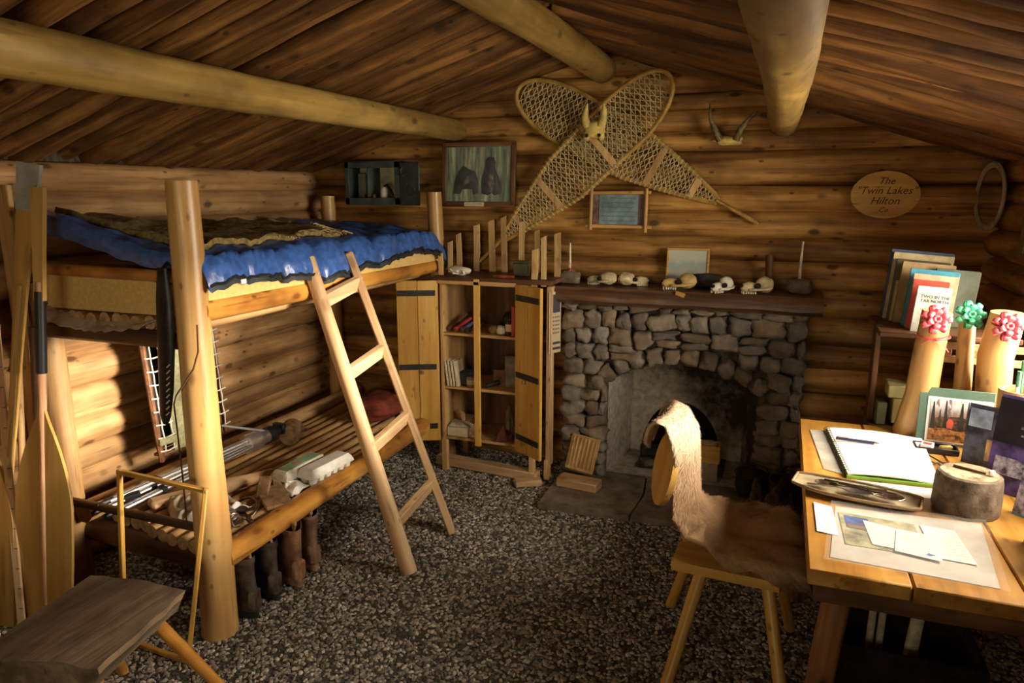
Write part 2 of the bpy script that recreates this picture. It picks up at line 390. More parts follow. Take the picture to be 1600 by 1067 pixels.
# gravel: uncountable, scattered pebbles
def make_gravel():
    mb = MB(); nx, ny = 30, 26
    mb.grid(lambda u, v: (XL+0.0+(XR-XL)*u, 0.2+(4.05-0.2)*v, 0.002+0.010*noise.noise(Vector((u*9, v*8, 0)))-0.006), nx, ny)
    ob = mb.obj('gravel', M_ground); ob['kind'] = 'stuff'; ob['label'] = 'loose grey brown gravel covering the cabin floor'; ob['category'] = 'gravel'
    ng = bpy.data.node_groups.new('gravel_scatter', 'GeometryNodeTree')
    ng.interface.new_socket('Geometry', in_out='INPUT', socket_type='NodeSocketGeometry')
    ng.interface.new_socket('Geometry', in_out='OUTPUT', socket_type='NodeSocketGeometry')
    N = ng.nodes; L = ng.links
    gi = N.new('NodeGroupInput'); go = N.new('NodeGroupOutput')
    dp = N.new('GeometryNodeDistributePointsOnFaces'); dp.inputs['Density'].default_value = 6000
    ip = N.new('GeometryNodeInstanceOnPoints'); ic = N.new('GeometryNodeMeshIcoSphere')
    ic.inputs['Radius'].default_value = 1.0; ic.inputs['Subdivisions'].default_value = 1
    rv = N.new('FunctionNodeRandomValue'); rv.data_type = 'FLOAT_VECTOR'
    rv.inputs[0].default_value = (0.004, 0.0035, 0.003); rv.inputs[1].default_value = (0.0145, 0.0115, 0.009)
    rr = N.new('FunctionNodeRandomValue'); rr.data_type = 'FLOAT_VECTOR'
    rr.inputs[0].default_value = (-0.6, -0.6, 0); rr.inputs[1].default_value = (0.6, 0.6, 6.28)
    sm = N.new('GeometryNodeSetMaterial'); sm.inputs['Material'].default_value = M_gravel
    jn = N.new('GeometryNodeJoinGeometry')
    L.new(gi.outputs[0], dp.inputs['Mesh']); L.new(dp.outputs['Points'], ip.inputs['Points'])
    L.new(ic.outputs['Mesh'], sm.inputs['Geometry']); L.new(sm.outputs[0], ip.inputs['Instance'])
    L.new(rv.outputs[0], ip.inputs['Scale']); L.new(rr.outputs[0], ip.inputs['Rotation'])
    L.new(ip.outputs[0], jn.inputs[0]); L.new(gi.outputs[0], jn.inputs[0]); L.new(jn.outputs[0], go.inputs[0])
    md = ob.modifiers.new('scatter', 'NODES'); md.node_group = ng
make_gravel()

# back wall: horizontal logs, gable above the eaves
seamsB = [-0.02, 0.13, 0.27, 0.41, 0.55, 0.69, 0.825, 0.965, 1.107, 1.244, 1.372, 1.512, 1.643, 1.811, 1.932, 2.043, 2.127, 2.235, 2.35]
wb = struct('wall_back', (RIDX, YB, 0))
mw = M_wall()
for i, (a, b) in enumerate(zip(seamsB, seamsB[1:])):
    z = (a+b)/2; r = (b-a)/2*1.1
    hw = min(2.05, (RIDZ+0.10-z)/SLOPE)
    segs = [(RIDX-hw, RIDX+hw)]
    if z < 0.80: segs = [(RIDX-hw, -0.95), (-0.02, RIDX+hw)]      # the firebox opens through the wall
    for x0, x1 in segs:
        yc = YB+0.065+random.uniform(-0.012, 0.012); s = 1 if i % 2 else -1
        p, q = (x0, yc, z), (x1, yc, z+random.uniform(-0.01, 0.01))
        if s < 0: p, q = q, p
        log('log', p, q, r*1.05, r*0.98, mw, wb, n=16, bend=0.012, wob=0.06, seed=i*3.7+x0)
ch = MB(); ch.box((-2.0, YB+0.15, 1.2), (2.2, 0.12, 2.6)); ch.box((0.62, YB+0.15, 1.2), (1.30, 0.12, 2.6)); ch.box((-0.47, YB+0.15, 1.62), (0.9, 0.12, 1.6)); ch.obj('chinking', M_chink, wb)

seamsL = [-0.02, 0.12, 0.26, 0.40, 0.50, 0.622, 0.769, 0.917, 1.047, 1.195, 1.345, 1.490, 1.617, 1.735]
wl = struct('wall_left', (XL, 1.5, 0)); mw2 = M_wall2()
for i, (a, b) in enumerate(zip(seamsL, seamsL[1:])):
    z = (a+b)/2; r = (b-a)/2*1.1; xc = XL-0.06+random.uniform(-0.01, 0.01)
    p, q = (xc, YF-0.15, z), (xc, YB+0.22, z)
    if i % 2: p, q = q, p
    log('log', p, q, r*1.04, r*0.98, mw2, wl, n=16, rings=30, bend=0.012, wob=0.06, seed=i*5.1+40)
ch = MB(); ch.box((XL-0.15, 1.5, 0.9), (0.12, 5.5, 1.9)); ch.obj('chinking', M_chink, wl)

# right wall with the window over the desk
WY0, WY1, WZ0, WZ1 = 1.80, 3.02, 0.93, 1.65
wr = struct('wall_right', (XR, 1.5, 0))
seamsR = [-0.02, 0.13, 0.27, 0.41, 0.54, 0.67, 0.80, 0.93, 1.06, 1.19, 1.31, 1.44, 1.56, 1.65, 1.76]
for i, (a, b) in enumerate(zip(seamsR, seamsR[1:])):
    z = (a+b)/2; r = (b-a)/2*1.1; xc = XR+0.06
    for y0, y1 in ([(YF-0.15, WY0), (WY1, YB+0.22)] if a >= WZ0-0.01 and b <= WZ1+0.01 else [(YF-0.15, YB+0.22)]):
        log('log', (xc, y0, z), (xc, y1, z), r*1.03, r*0.99, mw, wr, n=14, bend=0.008, wob=0.05, seed=i*2.3+y0)
ch = MB()
ch.box((XR+0.15, (YF+WY0)/2-0.1, 0.9), (0.1, WY0-YF+0.2, 1.9)); ch.box((XR+0.15, (YB+WY1)/2+0.1, 0.9), (0.1, YB-WY1+0.2, 1.9))
ch.box((XR+0.15, (WY0+WY1)/2, WZ0/2), (0.1, WY1-WY0, WZ0)); ch.box((XR+0.15, (WY0+WY1)/2, WZ1+0.14), (0.1, WY1-WY0, 0.28)); ch.obj('chinking', M_chink, wr)
win = struct('window_1', (XR, 2.4, 0.9)); mp = M_pine('Y')
for nm, c, s in (('window_sill', (XR+0.07, 2.41, WZ0+0.012), (0.16, WY1-WY0, 0.024)), ('window_head', (XR+0.07, 2.41, WZ1-0.012), (0.16, WY1-WY0, 0.024)),
                 ('window_jamb', (XR+0.07, WY0+0.012, 1.29), (0.16, 0.024, 0.67)), ('window_jamb', (XR+0.07, WY1-0.012, 1.29), (0.16, 0.024, 0.67)),
                 ('mullion', (XR+0.10, 2.41, 1.29), (0.03, 0.03, 0.67))):
    b = MB(); b.box(c, s, 0.003); b.obj(nm, mp, win)

for yc in (2.10, 2.72):
    b = MB(); b.box((XR+0.115, yc, 1.29), (0.004, 0.57, 0.64)); b.obj('pane', M_pane, win)

# front wall behind the camera, with its window
wf = struct('wall_front', (RIDX, YF, 0))
for i, (a, b) in enumerate(zip(seamsB, seamsB[1:])):
    z = (a+b)/2; r = (b-a)/2*1.1; hw = min(2.05, (RIDZ+0.10-z)/SLOPE)
    for x0, x1 in ([(RIDX-hw, -1.2), (0.1, RIDX+hw)] if 0.85 < z < 1.55 else [(RIDX-hw, RIDX+hw)]):
        log('log', (x0, YF-0.06, z), (x1, YF-0.06, z), r*1.03, r*0.99, mw, wf, n=12, bend=0.008, seed=i*1.9+x0)
win2 = struct('window_2', (-0.55, YF, 0.83))
for nm, c, s_ in (('window_sill', (-0.55, YF-0.06, 0.838), (1.32, 0.17, 0.024)), ('window_head', (-0.55, YF-0.06, 1.582), (1.32, 0.17, 0.024)), ('window_jamb', (-1.2, YF-0.06, 1.21), (0.024, 0.17, 0.73)), ('window_jamb', (0.1, YF-0.06, 1.21), (0.024, 0.17, 0.73)), ('mullion', (-0.55, YF-0.10, 1.21), (0.03, 0.03, 0.73))):
    b = MB(); b.box(c, s_, 0.003); b.obj(nm, M_pine('X'), win2)
for xc in (-0.875, -0.225):
    b = MB(); b.box((xc, YF-0.12, 1.21), (0.62, 0.004, 0.71)); b.obj('pane', M_pane, win2)
# roof: a row of peeled poles on each slope, laid on three purlins
ce = struct('ceiling', (RIDX, 1.5, RIDZ)); mr = M_roof(); y = YF-0.1; k = 0
while y < YB+0.2:
    for sd in (-1, 1):
        r = random.uniform(0.039, 0.050); x1 = XL-0.25 if sd < 0 else XR+0.25
        zz = 0.05+random.uniform(-0.012, 0.010); yy = y+random.uniform(-0.008, 0.008); y2 = y+random.uniform(-0.02, 0.02)
        log('roof_pole', (x1, yy, roofz(x1)+zz), (RIDX+sd*0.01, y2, RIDZ+zz), r*1.04, r*0.9, mr, ce, n=12, rings=18, bend=0.034, wob=0.13, seed=k*1.37)
        k += 1
    y += 0.106
for sd in (-1, 1):
    dk = MB(); x1 = XL-0.3 if sd < 0 else XR+0.3
    dk.add([(x1, YF-0.3, roofz(x1)+0.09), (RIDX, YF-0.3, RIDZ+0.09), (RIDX, YB+0.4, RIDZ+0.09), (x1, YB+0.4, roofz(x1)+0.09),
            (x1, YF-0.3, roofz(x1)+0.15), (RIDX, YF-0.3, RIDZ+0.15), (RIDX, YB+0.4, RIDZ+0.15), (x1, YB+0.4, roofz(x1)+0.15)],
           [(0, 1, 2, 3), (7, 6, 5, 4), (0, 4, 5, 1), (1, 5, 6, 2), (2, 6, 7, 3), (3, 7, 4, 0)]); dk.obj('roof_deck', M_chink, ce)
for nm, x, z, r0, r1, sd in (('trim_1', -1.845, 1.965, 0.080, 0.062, 3), ('trim_2', -0.985, 2.268, 0.078, 0.074, 8), ('trim_3', -0.03, 1.962, 0.080, 0.074, 14)):
    o = log(nm, (x, YF-0.1, z), (x, YB+0.03, z), r0, r1, M_purlin, None, n=22, rings=34, bend=0.02, wob=0.05, seed=sd, endmat=M_end); o['kind'] = 'structure'
    o['label'] = {'trim_1': 'long yellow purlin log above the bunk', 'trim_2': 'ridge log at the peak of the roof', 'trim_3': 'purlin log nearest the desk side'}[nm]

# ================================================================== bunk bed
bunk = thing('bunk_bed', 'rustic double bunk bed of peeled log posts and orange rails along the left wall', 'bunk bed', (-2.25, 2.9, 0))
log('post', (-1.875, 1.905, 0.0), (-1.88, 1.92, 1.65), 0.067, 0.051, M_post, bunk, n=20, wob=0.04, bend=0.012, seed=2, endmat=M_end)
log('post', (-1.862, 3.87, 0.0), (-1.885, 3.80, 1.61), 0.05, 0.043, M_post, bunk, n=18, seed=5, endmat=M_end)
log('post', (-2.66, 3.90, 0.0), (-2.66, 3.89, 1.585), 0.05, 0.043, M_post, bunk, n=18, seed=6, endmat=M_end)
log('post', (-2.69, 1.99, 0.0), (-2.70, 2.0, 1.27), 0.055, 0.05, M_polew, bunk, n=16, seed=7)
log('side_rail', (-1.865, 1.93, 1.213), (-1.865, 3.92, 1.195), 0.043, 0.039, M_rail, bunk, n=16, wob=0.06, seed=8)
log('side_rail', (-2.66, 1.95, 1.21), (-2.66, 3.95, 1.21), 0.04, 0.04, M_rail, bunk, seed=9)
log('side_rail', (-1.855, 1.925, 0.292), (-1.865, 3.56, 0.292), 0.049, 0.044, M_rail, bunk, n=18, wob=0.05, seed=10)
log('side_rail', (-2.60, 1.97, 0.33), (-2.55, 3.95, 0.33), 0.045, 0.042, M_polew, bunk, seed=11)
log('end_rail', (-2.72, 1.945, 1.332), (-1.92, 1.94, 1.325), 0.024, 0.022, M_rail, bunk, seed=12)
log('end_rail', (-2.74, 1.965, 0.375), (-1.90, 1.925, 0.395), 0.017, 0.017, M_dkw(), bunk, seed=13)
b = MB(); b.box((-2.30, 1.965, 1.093), (0.80, 0.05, 0.062), 0.012); b.obj('cross_rail', M_dkw('X'), bunk)
log('cross_rail', (-2.74, 2.05, 0.225), (-1.88, 1.995, 0.225), 0.05, 0.05, M_dkw(), bunk, seed=15)
log('cross_rail', (-2.66, 3.88, 1.12), (-1.87, 3.85, 1.12), 0.035, 0.035, M_polew, bunk, seed=16)
log('cross_rail', (-2.64, 3.86, 0.25), (-1.87, 3.84, 0.25), 0.035, 0.035, M_polew, bunk, seed=17)
for i in range(13):
    x = -2.60+i*0.054; log('deck_pole', (x, 1.935+random.uniform(-.015, .02), 1.152), (x+0.005, 3.88, 1.152), 0.026, 0.024, M_polew, bunk, n=10, rings=8, bend=0.01, endmat=M_end)
for i in range(10):
    x = -2.50+i*0.062; ye = 2.04-i*0.013+random.uniform(-.012, .012)
    log('deck_pole', (x, ye, 0.298), (x+0.01, 3.84, 0.298), 0.0275, 0.025, M_polew, bunk, n=10, rings=10, bend=0.012, endmat=M_end)

# foam mattress
def mat_top(x, y):
    u = (x+2.64)/0.80; v = (y-1.95)/1.85
    return 1.292+0.065*max(0, 1-u*1.3)*max(0, 1-v*3.0)+0.006*noise.noise(Vector((x*5, y*5, 0)))
mb = MB(); nu, nv = 16, 34
mb.grid(lambda u, v: (-2.64+0.80*u, 1.955+1.84*v, mat_top(-2.64+0.80*u, 1.955+1.84*v)), nu, nv, 0.0)
mb.grid(lambda u, v: (-2.64+0.80*u, 1.955+1.84*v, 1.181), nu, nv)
for e in range(2):
    mb.grid(lambda u, v: (-2.64+0.80*u, 1.955+1.84*e, 1.181+(mat_top(-2.64+0.80*u, 1.955+1.84*e)-1.181)*v), nu, 1)
    mb.grid(lambda u, v: (-2.64+0.80*e, 1.955+1.84*u, 1.181+(mat_top(-2.64+0.80*e, 1.955+1.84*u)-1.181)*v), nv, 1)
M_foam = plain('foam', (0.72, 0.50, 0.18), 0.9, var=0.05, scale=60, bmp=0.1)
tag(mb.obj('foam_mattress', M_foam, sharp=60), 'thick yellow foam mattress on the upper bunk under the blue sleeping bag', 'mattress')

# blue sleeping bag, quilted, draped over the mattress
M_blue = plain('blue_nylon', (0.045, 0.125, 0.42), 0.28, var=0.15, scale=30, bmp=0.25, spec=0.6)
M_lin = plain('dark_lining', (0.02, 0.03, 0.035), 0.6, var=0.2, scale=18, bmp=0.3)
def bag_pt(u, v, lift=0.0):
    y = 1.93+1.93*v
    near = max(0, 1-v*3.2); far = max(0, (v-0.86)/0.14)
    L = 0.98; s = u*L
    xo = -1.812+0.01*sin(v*23)+0.012*noise.noise(Vector((v*8, 2, 1)))
    if s < 0.12:
        t = s/0.12; x = xo-0.035*t*t; z = 1.292+0.022*sin(v*9+1)+0.100*t
    else:
        t = (s-0.12)/0.86; x = xo-0.035-0.83*t
        z = 1.395+0.014*sin(min(1, t*3)*pi*0.5)+0.045*t
        z += 0.105*near*max(0, t-0.25)/0.75
    if far > 0: z -= 0.085*far*far; y -= 0.02*far
    # baffles across the bag and soft wrinkles
    q = abs(sin(y*pi/0.235)); z += 0.022*sqrt(q)-0.016
    bulge = 0.022*sqrt(q)-0.012 if s < 0.14 else 0
    x += bulge
    z += 0.016*noise.noise(Vector((x*7, y*9, 3)))+0.011*noise.noise(Vector((x*13, y*40, 7)))
    x += 0.010*noise.noise(Vector((x*5, y*48, z*9)))
    return Vector((x, y, z+lift))
mb = MB(); mb.grid(lambda u, v: bag_pt(u, v), 46, 150)
bag = thing('sleeping_bag', 'blue quilted sleeping bag spread over the upper bunk mattress', 'sleeping bag', (-2.25, 2.9, 1.3))
mb.obj('shell', M_blue, bag, sharp=0)
mb = MB()
def lin(u, v):
    p = bag_pt(u, v); t = max(0, 1-v*6)
    return (p.x, p.y+0.004, p.z-0.028-0.045*t*min(1, u*2.5))
mb.grid(lin, 30, 80); mb.obj('lining', M_lin, bag, sharp=0)
mb = MB(); mb.grid(lambda u, v: bag_pt(u, 0)*(1-v)+Vector(lin(u, 0))*v+Vector((0, -0.012*sin(pi*v), 0)), 30, 4); mb.obj('end_fold', M_blue, bag, sharp=0)
mb = MB(); mb.tube([bag_pt(0.0, i/120)+Vector((0.002, 0, -0.004)) for i in range(121)], 0.006, 6); mb.obj('hem_cord', M_blk, bag)
b = MB(); b.box((-1.800, 2.085, 1.300), (0.006, 0.028, 0.016)); b.obj('care_tag', M_paper, bag)

# olive wool blanket with fringe lying on the bag
M_wool = plain('olive_wool', (0.25, 0.18, 0.06), 0.95, var=0.2, scale=50, bmp=0.5)
bl = thing('folded_blanket', 'olive brown wool blanket with pale fringe lying on the blue sleeping bag', 'blanket', (-2.3, 2.5, 1.43))
def blk(u, v):
    x = -2.60+0.62*u+0.03*v; y = 2.02+1.02*v-0.10*u*v
    s = (-1.85-x)/0.86*0.88+0.12
    p = bag_pt(min(1, max(0.13, s)), (y-1.93)/1.93)
    return (x, y, max(p.z, 1.395)+0.026+0.01*noise.noise(Vector((x*4, y*7, 0))))
mb = MB(); mb.grid(blk, 24, 40, 0.022); mb.obj('cloth', M_wool, bl, sharp=60)
mb = MB()
for i in range(34):
    u = i/33; p = Vector(blk(u, 1.0)); a = random.uniform(-.5, .5)
    mb.tube([p, p+Vector((a*0.01, 0.02, 0.004)), p+Vector((a*0.035, 0.05, -0.006)), p+Vector((a*0.03+0.012, 0.075, -0.012))], 0.0032, 5)
for i in range(20):
    p = Vector(blk(1.0, 0.45+0.55*i/19)); a = random.uniform(-.5, .5)
    mb.tube([p, p+Vector((0.02, a*0.02, 0.003)), p+Vector((0.05, a*0.04, -0.008))], 0.003, 5)
mb.obj('fringe', plain('fringe_wool', (0.48, 0.38, 0.16), 0.9, var=0.1), bl)

# crumpled clear plastic sheet tucked under the mattress end
def pls(u, v):
    x = -2.61+0.56*u; y = 1.915+0.2*v
    z = 1.186-0.012*0-0.0+0.0
    droop = (1-v)**2
    z = 1.20-0.06*droop*sin(pi*u)**0.7-0.012*u
    n = noise.noise(Vector((x*16, y*10, 2)))*0.013+noise.noise(Vector((x*38, y*24, 5)))*0.007
    return (x, y-0.035*droop+n, z+n*0.8-0.014)
mb = MB(); mb.grid(pls, 60, 22, 0.0012)
tag(mb.obj('plastic_sheet', glassy('crumpled_plastic', (0.75, 0.72, 0.66), 0.15, 0.5), sharp=0), 'crumpled clear plastic sheet tucked under the mattress end', 'plastic sheet')

# dark scabbard hanging beside the front post
sc = thing('leather_scabbard', 'long black leather scabbard hanging behind the front bunk post', 'scabbard', (-1.988, 1.9, 0.8))
mb = MB(); mb.tube([(-1.973, 1.895, 1.36), (-1.975, 1.893, 1.25), (-1.988, 1.892, 1.08), (-2.004, 1.89, 0.93), (-2.021, 1.89, 0.83), (-2.025, 1.89, 0.80)], [0.022, 0.036, 0.037, 0.032, 0.024, 0.012], 12, True, 0.42, up=(0, 1, 0))
mb.obj('sheath', plain('black_leather', (0.022, 0.018, 0.015), 0.42, var=0.25, scale=20, bmp=0.3), sc)
mb = MB()
for i in range(9):
    z = 0.84+i*0.022; mb.tube([(-1.998+i*0.003, 1.872, z), (-1.986+i*0.003, 1.876, z+0.012)], 0.0025, 5)
mb.obj('stitching', M_cord, sc)
mb = MB(); mb.tube([(-1.973, 1.895, 1.355), (-1.971, 1.915, 1.375), (-1.968, 1.945, 1.356)], 0.007, 6); mb.obj('hanging_loop', M_blk, sc)
# thin cord slung from the rail across the post
mb = MB(); mb.tube([(-1.812, 1.862, 1.18), (-1.808, 1.852, 1.09), (-1.826, 1.842, 1.03), (-1.865, 1.838, 0.98), (-1.912, 1.842, 0.93), (-1.945, 1.86, 0.89), (-1.952, 1.87, 0.80), (-1.95, 1.872, 0.62), (-1.953, 1.872, 0.42)], 0.0032, 6)
tag(mb.obj('hanging_cord', plain('brown_cord', (0.10, 0.055, 0.025), 0.7, var=0.1)), 'thin brown cord slung across the front bunk post', 'cord')

# ladder
ld = thing('bunk_ladder', 'plain pine ladder leaning against the upper bunk rail', 'ladder', (-1.41, 2.73, 0))
A0, A1 = Vector((-1.412, 2.53, 0)), Vector((-1.838, 2.52, 1.345))
B0, B1 = Vector((-1.402, 2.94, 0)), Vector((-1.838, 2.828, 1.345))
log('ladder_rail', A0, A1, 0.036, 0.031, M_lad(), ld, n=14, wob=0.03, seed=33, flat=0.9)
d = (B1-B0).normalized(); mb = MB(); Lb = (B1-B0).length
mb.box((0, 0, Lb/2), (0.082, 0.034, Lb), 0.006); mb.obj('ladder_rail', M_lad(), ld, M=align(B0, B1) @ RZ(0.25))
for t in (0.155, 0.40, 0.635, 0.865):
    p = A0.lerp(A1, t+0.0); q = B0.lerp(B1, t+0.035)
    mb = MB(); mb.bar(p, q, 0.032, 0.066, 0.005, up=(0.25, 0, 1)); mb.obj('rung', M_lad('Y'), ld)

# canvas pack frame on the wall under the upper bunk
pk = thing('pack_frame', 'laced olive canvas pack frame hanging on the wall under the upper bunk', 'pack frame', (-2.66, 2.68, 0.38))
TL, TRr, BL, BR = Vector((-2.66, 2.395, 0.99)), Vector((-2.68, 2.84, 0.98)), Vector((-2.63, 2.415, 0.40)), Vector((-2.66, 2.865, 0.40))
def pkp(u, v, off=0.0): return TL.lerp(TRr, u).lerp(BL.lerp(BR, u), v)+Vector((off, 0, 0))
M_rwood = plain('red_brown_wood', (0.26, 0.11, 0.05), 0.55, var=0.2, scale=30, bmp=0.2)
for u in (0.0, 1.0):
    mb = MB(); mb.bar(pkp(u, -0.02), pkp(u, 1.03), 0.032, 0.022, 0.005); mb.obj('frame_rail', M_rwood, pk)
for v in (0.03, 0.97):
    mb = MB(); mb.bar(pkp(-0.02, v, -0.02), pkp(1.02, v, -0.02), 0.035, 0.014, 0.003); mb.obj('cross_bar', M_rwood, pk)
M_canv = plain('olive_canvas', (0.30, 0.29, 0.155), 0.9, var=0.12, scale=45, bmp=0.3)
mb = MB(); mb.grid(lambda u, v: pkp(0.155+0.69*u, 0.02+0.95*v, 0.012+0.02*sin(pi*u)+0.004*noise.noise(Vector((u*6, v*9, 1)))), 14, 24, 0.004); mb.obj('canvas_panel', M_canv, pk)
mb = MB(); mb.grid(lambda u, v: pkp(0.02+0.96*u, 0.05+0.9*v, -0.034), 4, 4, 0.006); mb.obj('shade_backing', M_lin, pk)  # dark sheet standing in for the shade seen through the lacing
for v in (0.86,):
    mb = MB(); mb.bar(pkp(-0.03, v, 0.014), pkp(0.2, v+0.01, 0.024), 0.02, 0.035, 0.004); mb.obj('canvas_strap', M_canv, pk)
mb = MB()
for i in range(9):
    v = 0.08+i*0.107
    for a, c in ((-0.03, 0.17), (0.83, 1.03)):
        mb.tube([pkp(a, v, 0.012), pkp((a+c)/2, v+0.01, 0.02), pkp(c, v, 0.026)], 0.0035, 6)
for a in (0.035, 0.155, 0.845, 0.965): mb.tube([pkp(a, 0.06+0.88*i/10, 0.020+0.003*sin(i*3)) for i in range(11)], 0.0032, 6)
mb.tube([pkp(0.05, 0.08, 0.02), pkp(0.12, 0.11, 0.03), pkp(0.15, 0.2, 0.03), pkp(0.13, 0.33, 0.026)], 0.0035, 6)
o = mb.obj('lacing', M_cord, pk); o['kind'] = 'stuff'
mb = MB(); mb.tube([pkp(0.6, 0.62, 0.05), pkp(0.5, 0.66, 0.055), pkp(0.38, 0.72, 0.05)], [0.016, 0.02, 0.013], 8); mb.obj('buckle_strap', M_lin, pk)

# ================================================================== things lying on the lower bunk
Z0 = 0.326
tp = thing('camera_tripod', 'folded silver aluminium camera tripod lying on the lower bunk', 'tripod', (-2.45, 2.4, Z0))
tA, tB = Vector((-2.475, 1.99, 0.362)), Vector((-2.385, 2.72, 0.40)); dv = (tB-tA).normalized(); side = Vector((0, 0, 1)).cross(dv).normalized()
for k, (so, uo) in enumerate(((-0.036, 0.0), (0.036, 0.0), (0.0, 0.040))):
    off = side*so+Vector((0, 0, uo-0.01)); mb = MB()
    for e in (-0.009, 0.009): mb.tube([tA+off+side*e, tB+off*0.7+side*e], 0.0085, 8)
    leg = mb.obj('leg', M_alu, tp)
    mb = MB(); mb.tube([tA+off-dv*0.05, tA+off+dv*0.02], [0.010, 0.012], 8); mb.obj('foot', M_blk, leg)
    for t in (0.30, 0.62): mb = MB(); c = tA.lerp(tB, t)+off*(1-0.3*t); mb.bar(c-dv*0.012, c+dv*0.012, 0.046, 0.028, 0.004); mb.obj('leg_clamp', M_blk, leg)
mb = MB(); mb.tube([tB-dv*0.02, tB+dv*0.05, tB+dv*0.07, tB+dv*0.12], [0.05, 0.05, 0.034, 0.034], 14); mb.obj('crown', M_alu, tp)
mb = MB(); mb.tube([tB+dv*0.115, tB+dv*0.15, tB+dv*0.16, tB+dv*0.19], [0.04, 0.042, 0.028, 0.026], 12); mb.box(tB+dv*0.20+Vector((0, 0, 0.01)), (0.07, 0.03, 0.055), 0.006); mb.obj('pan_head', M_blk, tp)
mb = MB(); mb.tube([tB+dv*0.10+Vector((0, 0, 0.03)), tB+Vector((-0.15, -0.04, 0.09))], 0.007, 8); hd = mb.obj('pan_handle', M_alu, tp)
mb = MB(); mb.tube([tB+Vector((-0.13, -0.035, 0.082)), tB+Vector((-0.22, -0.06, 0.115))], [0.011, 0.012], 8); mb.obj('grip', M_blk, hd)
mb = MB(); mb.tube([tA+Vector((0.02, 0.06, 0.02)), tA+Vector((0.06, 0.1, 0.03))], 0.016, 10); mb.obj('lock_knob', M_blk, tp)

cm = thing('leather_cup', 'tan leather cup with loop handle lying beside the tripod head', 'cup', (-2.32, 2.98, Z0))
M_tan = plain('tan_leather', (0.36, 0.22, 0.11), 0.6, var=0.18, scale=25, bmp=0.3)
T = TR(-2.31, 2.93, Z0+0.052) @ RZ(0.5) @ RX(radians(-88))
mb = MB(); mb.lathe([(0.001, 0.0), (0.050, 0.0), (0.054, 0.01), (0.049, 0.06), (0.055, 0.12), (0.052, 0.12), (0.046, 0.06), (0.048, 0.012), (0.001, 0.012)], 18, T); mb.obj('body', M_tan, cm)
mb = MB(); mb.tube([T @ Vector(p) for p in ((0.045, 0, 0.03), (0.075, 0, 0.035), (0.09, 0, 0.065), (0.078, 0, 0.095), (0.048, 0, 0.10))], 0.008, 8); mb.obj('handle', M_tan, cm)

tag(log('wooden_club', (-2.21, 2.24, Z0+0.032), (-2.12, 2.55, Z0+0.026), 0.036, 0.022, M_lad(), None, wob=0.12, bend=0.02, seed=44, endmat=M_end), 'pale carved wooden club lying in front of the silver tripod', 'club')
mb = MB(); mb.bar((-2.37, 2.09, Z0+0.022), (-2.24, 2.33, Z0+0.022), 0.075, 0.04, 0.012); tag(mb.obj('wood_billet', M_lad('Y')), 'short split wood billet lying behind the canvas cloth on the lower bunk', 'wood')

# egg cartons
M_carton = plain('carton_foam', (0.62, 0.58, 0.48), 0.8, var=0.08, scale=40, bmp=0.15)
def carton(name, label, loc, rz, open_label, mats):
    t = thing(name, label, 'egg carton', loc, 'egg cartons on the lower bunk', (0, 0, rz))
    Mx = TR(*loc) @ RZ(rz); mb = MB(); mb.M = Mx
    for i in range(6):
        for j in range(2):
            c = (-0.024+j*0.048, -0.115+i*0.046, 0.02)
            mb.lathe([(0.001, -0.02), (0.015, -0.02), (0.023, 0.018), (0.0235, 0.02)], 8, TR(*c))
    mb.box((0, 0, 0.036), (0.102, 0.288, 0.006), 0.002); mb.obj('cup_tray', mats[0], t)
    mb = MB(); mb.M = Mx
    def top(u, v):
        x = (u-0.5)*0.10; y = (v-0.5)*0.286; e = min(1, min(u, 1-u)/0.16, min(v, 1-v)/0.06)
        return (x*(1.0-0.12*e*0), y, 0.040+0.034*min(1, max(0, e))**0.6)
    mb.grid(top, 18, 36, 0.003); mb.obj('lid', mats[1], t)
    if open_label:
        mb = MB(); mb.M = Mx
        mb.box((0, 0, 0.0755), (0.062, 0.225, 0.002)); lb = mb.obj('printed_label', M_green, t)
        mb = MB(); mb.M = Mx; mb.lathe([(0.001, 0.0775), (0.022, 0.0775), (0.022, 0.0768)], 14, TR(0.004, -0.02, 0)); mb.obj('printed_badge', plain('badge_print', (0.55, 0.30, 0.18), 0.7, var=0.1), lb)
    return t
carton('egg_carton', 'egg carton with a green printed lid on the lower bunk', (-2.005, 2.60, Z0), -0.06, True, (M_carton, M_carton))
carton('egg_carton', 'plain white egg carton next to the outer rail of the lower bunk', (-1.905, 2.66, Z0), -0.10, False, (plain('white_carton', (0.74, 0.72, 0.66), 0.8, var=0.05, scale=40), plain('white_carton', (0.74, 0.72, 0.66))))

# steel animal trap: base bar, jaws, coil springs
tr = thing('steel_trap', 'dark steel jaw trap with coil springs near the front of the lower bunk', 'trap', (-2.0, 2.2, Z0))
T = TR(-1.985, 2.185, Z0+0.004) @ RZ(-0.55)
M_rust = plain('rusty_steel', (0.10, 0.06, 0.045), 0.4, metal=0.6, var=0.3, scale=40, bmp=0.2)
mb = MB(); mb.M = T; mb.box((0, 0, 0.01), (0.24, 0.022, 0.008), 0.002); mb.box((0, 0, 0.01), (0.022, 0.13, 0.008), 0.002); mb.obj('base_bar', M_rust, tr)
for s in (-1, 1):
    mb = MB(); mb.M = T; mb.tube([(0.085*cos(a), s*(0.012+0.05*sin(a)), 0.016+0.030*sin(a)) for a in [pi*i/12 for i in range(13)]], 0.006, 8); mb.obj('jaw', M_rust, tr)
    mb = MB(); mb.M = T; mb.tube([(s*0.02+s*i*0.0028, 0.020*cos(i*0.62)-0.055*1, 0.028+0.020*sin(i*0.62)) for i in range(40)], 0.0052, 6); mb.obj('coil_spring', plain('bright_steel', (0.30, 0.24, 0.20), 0.3, metal=0.8, var=0.2), tr)
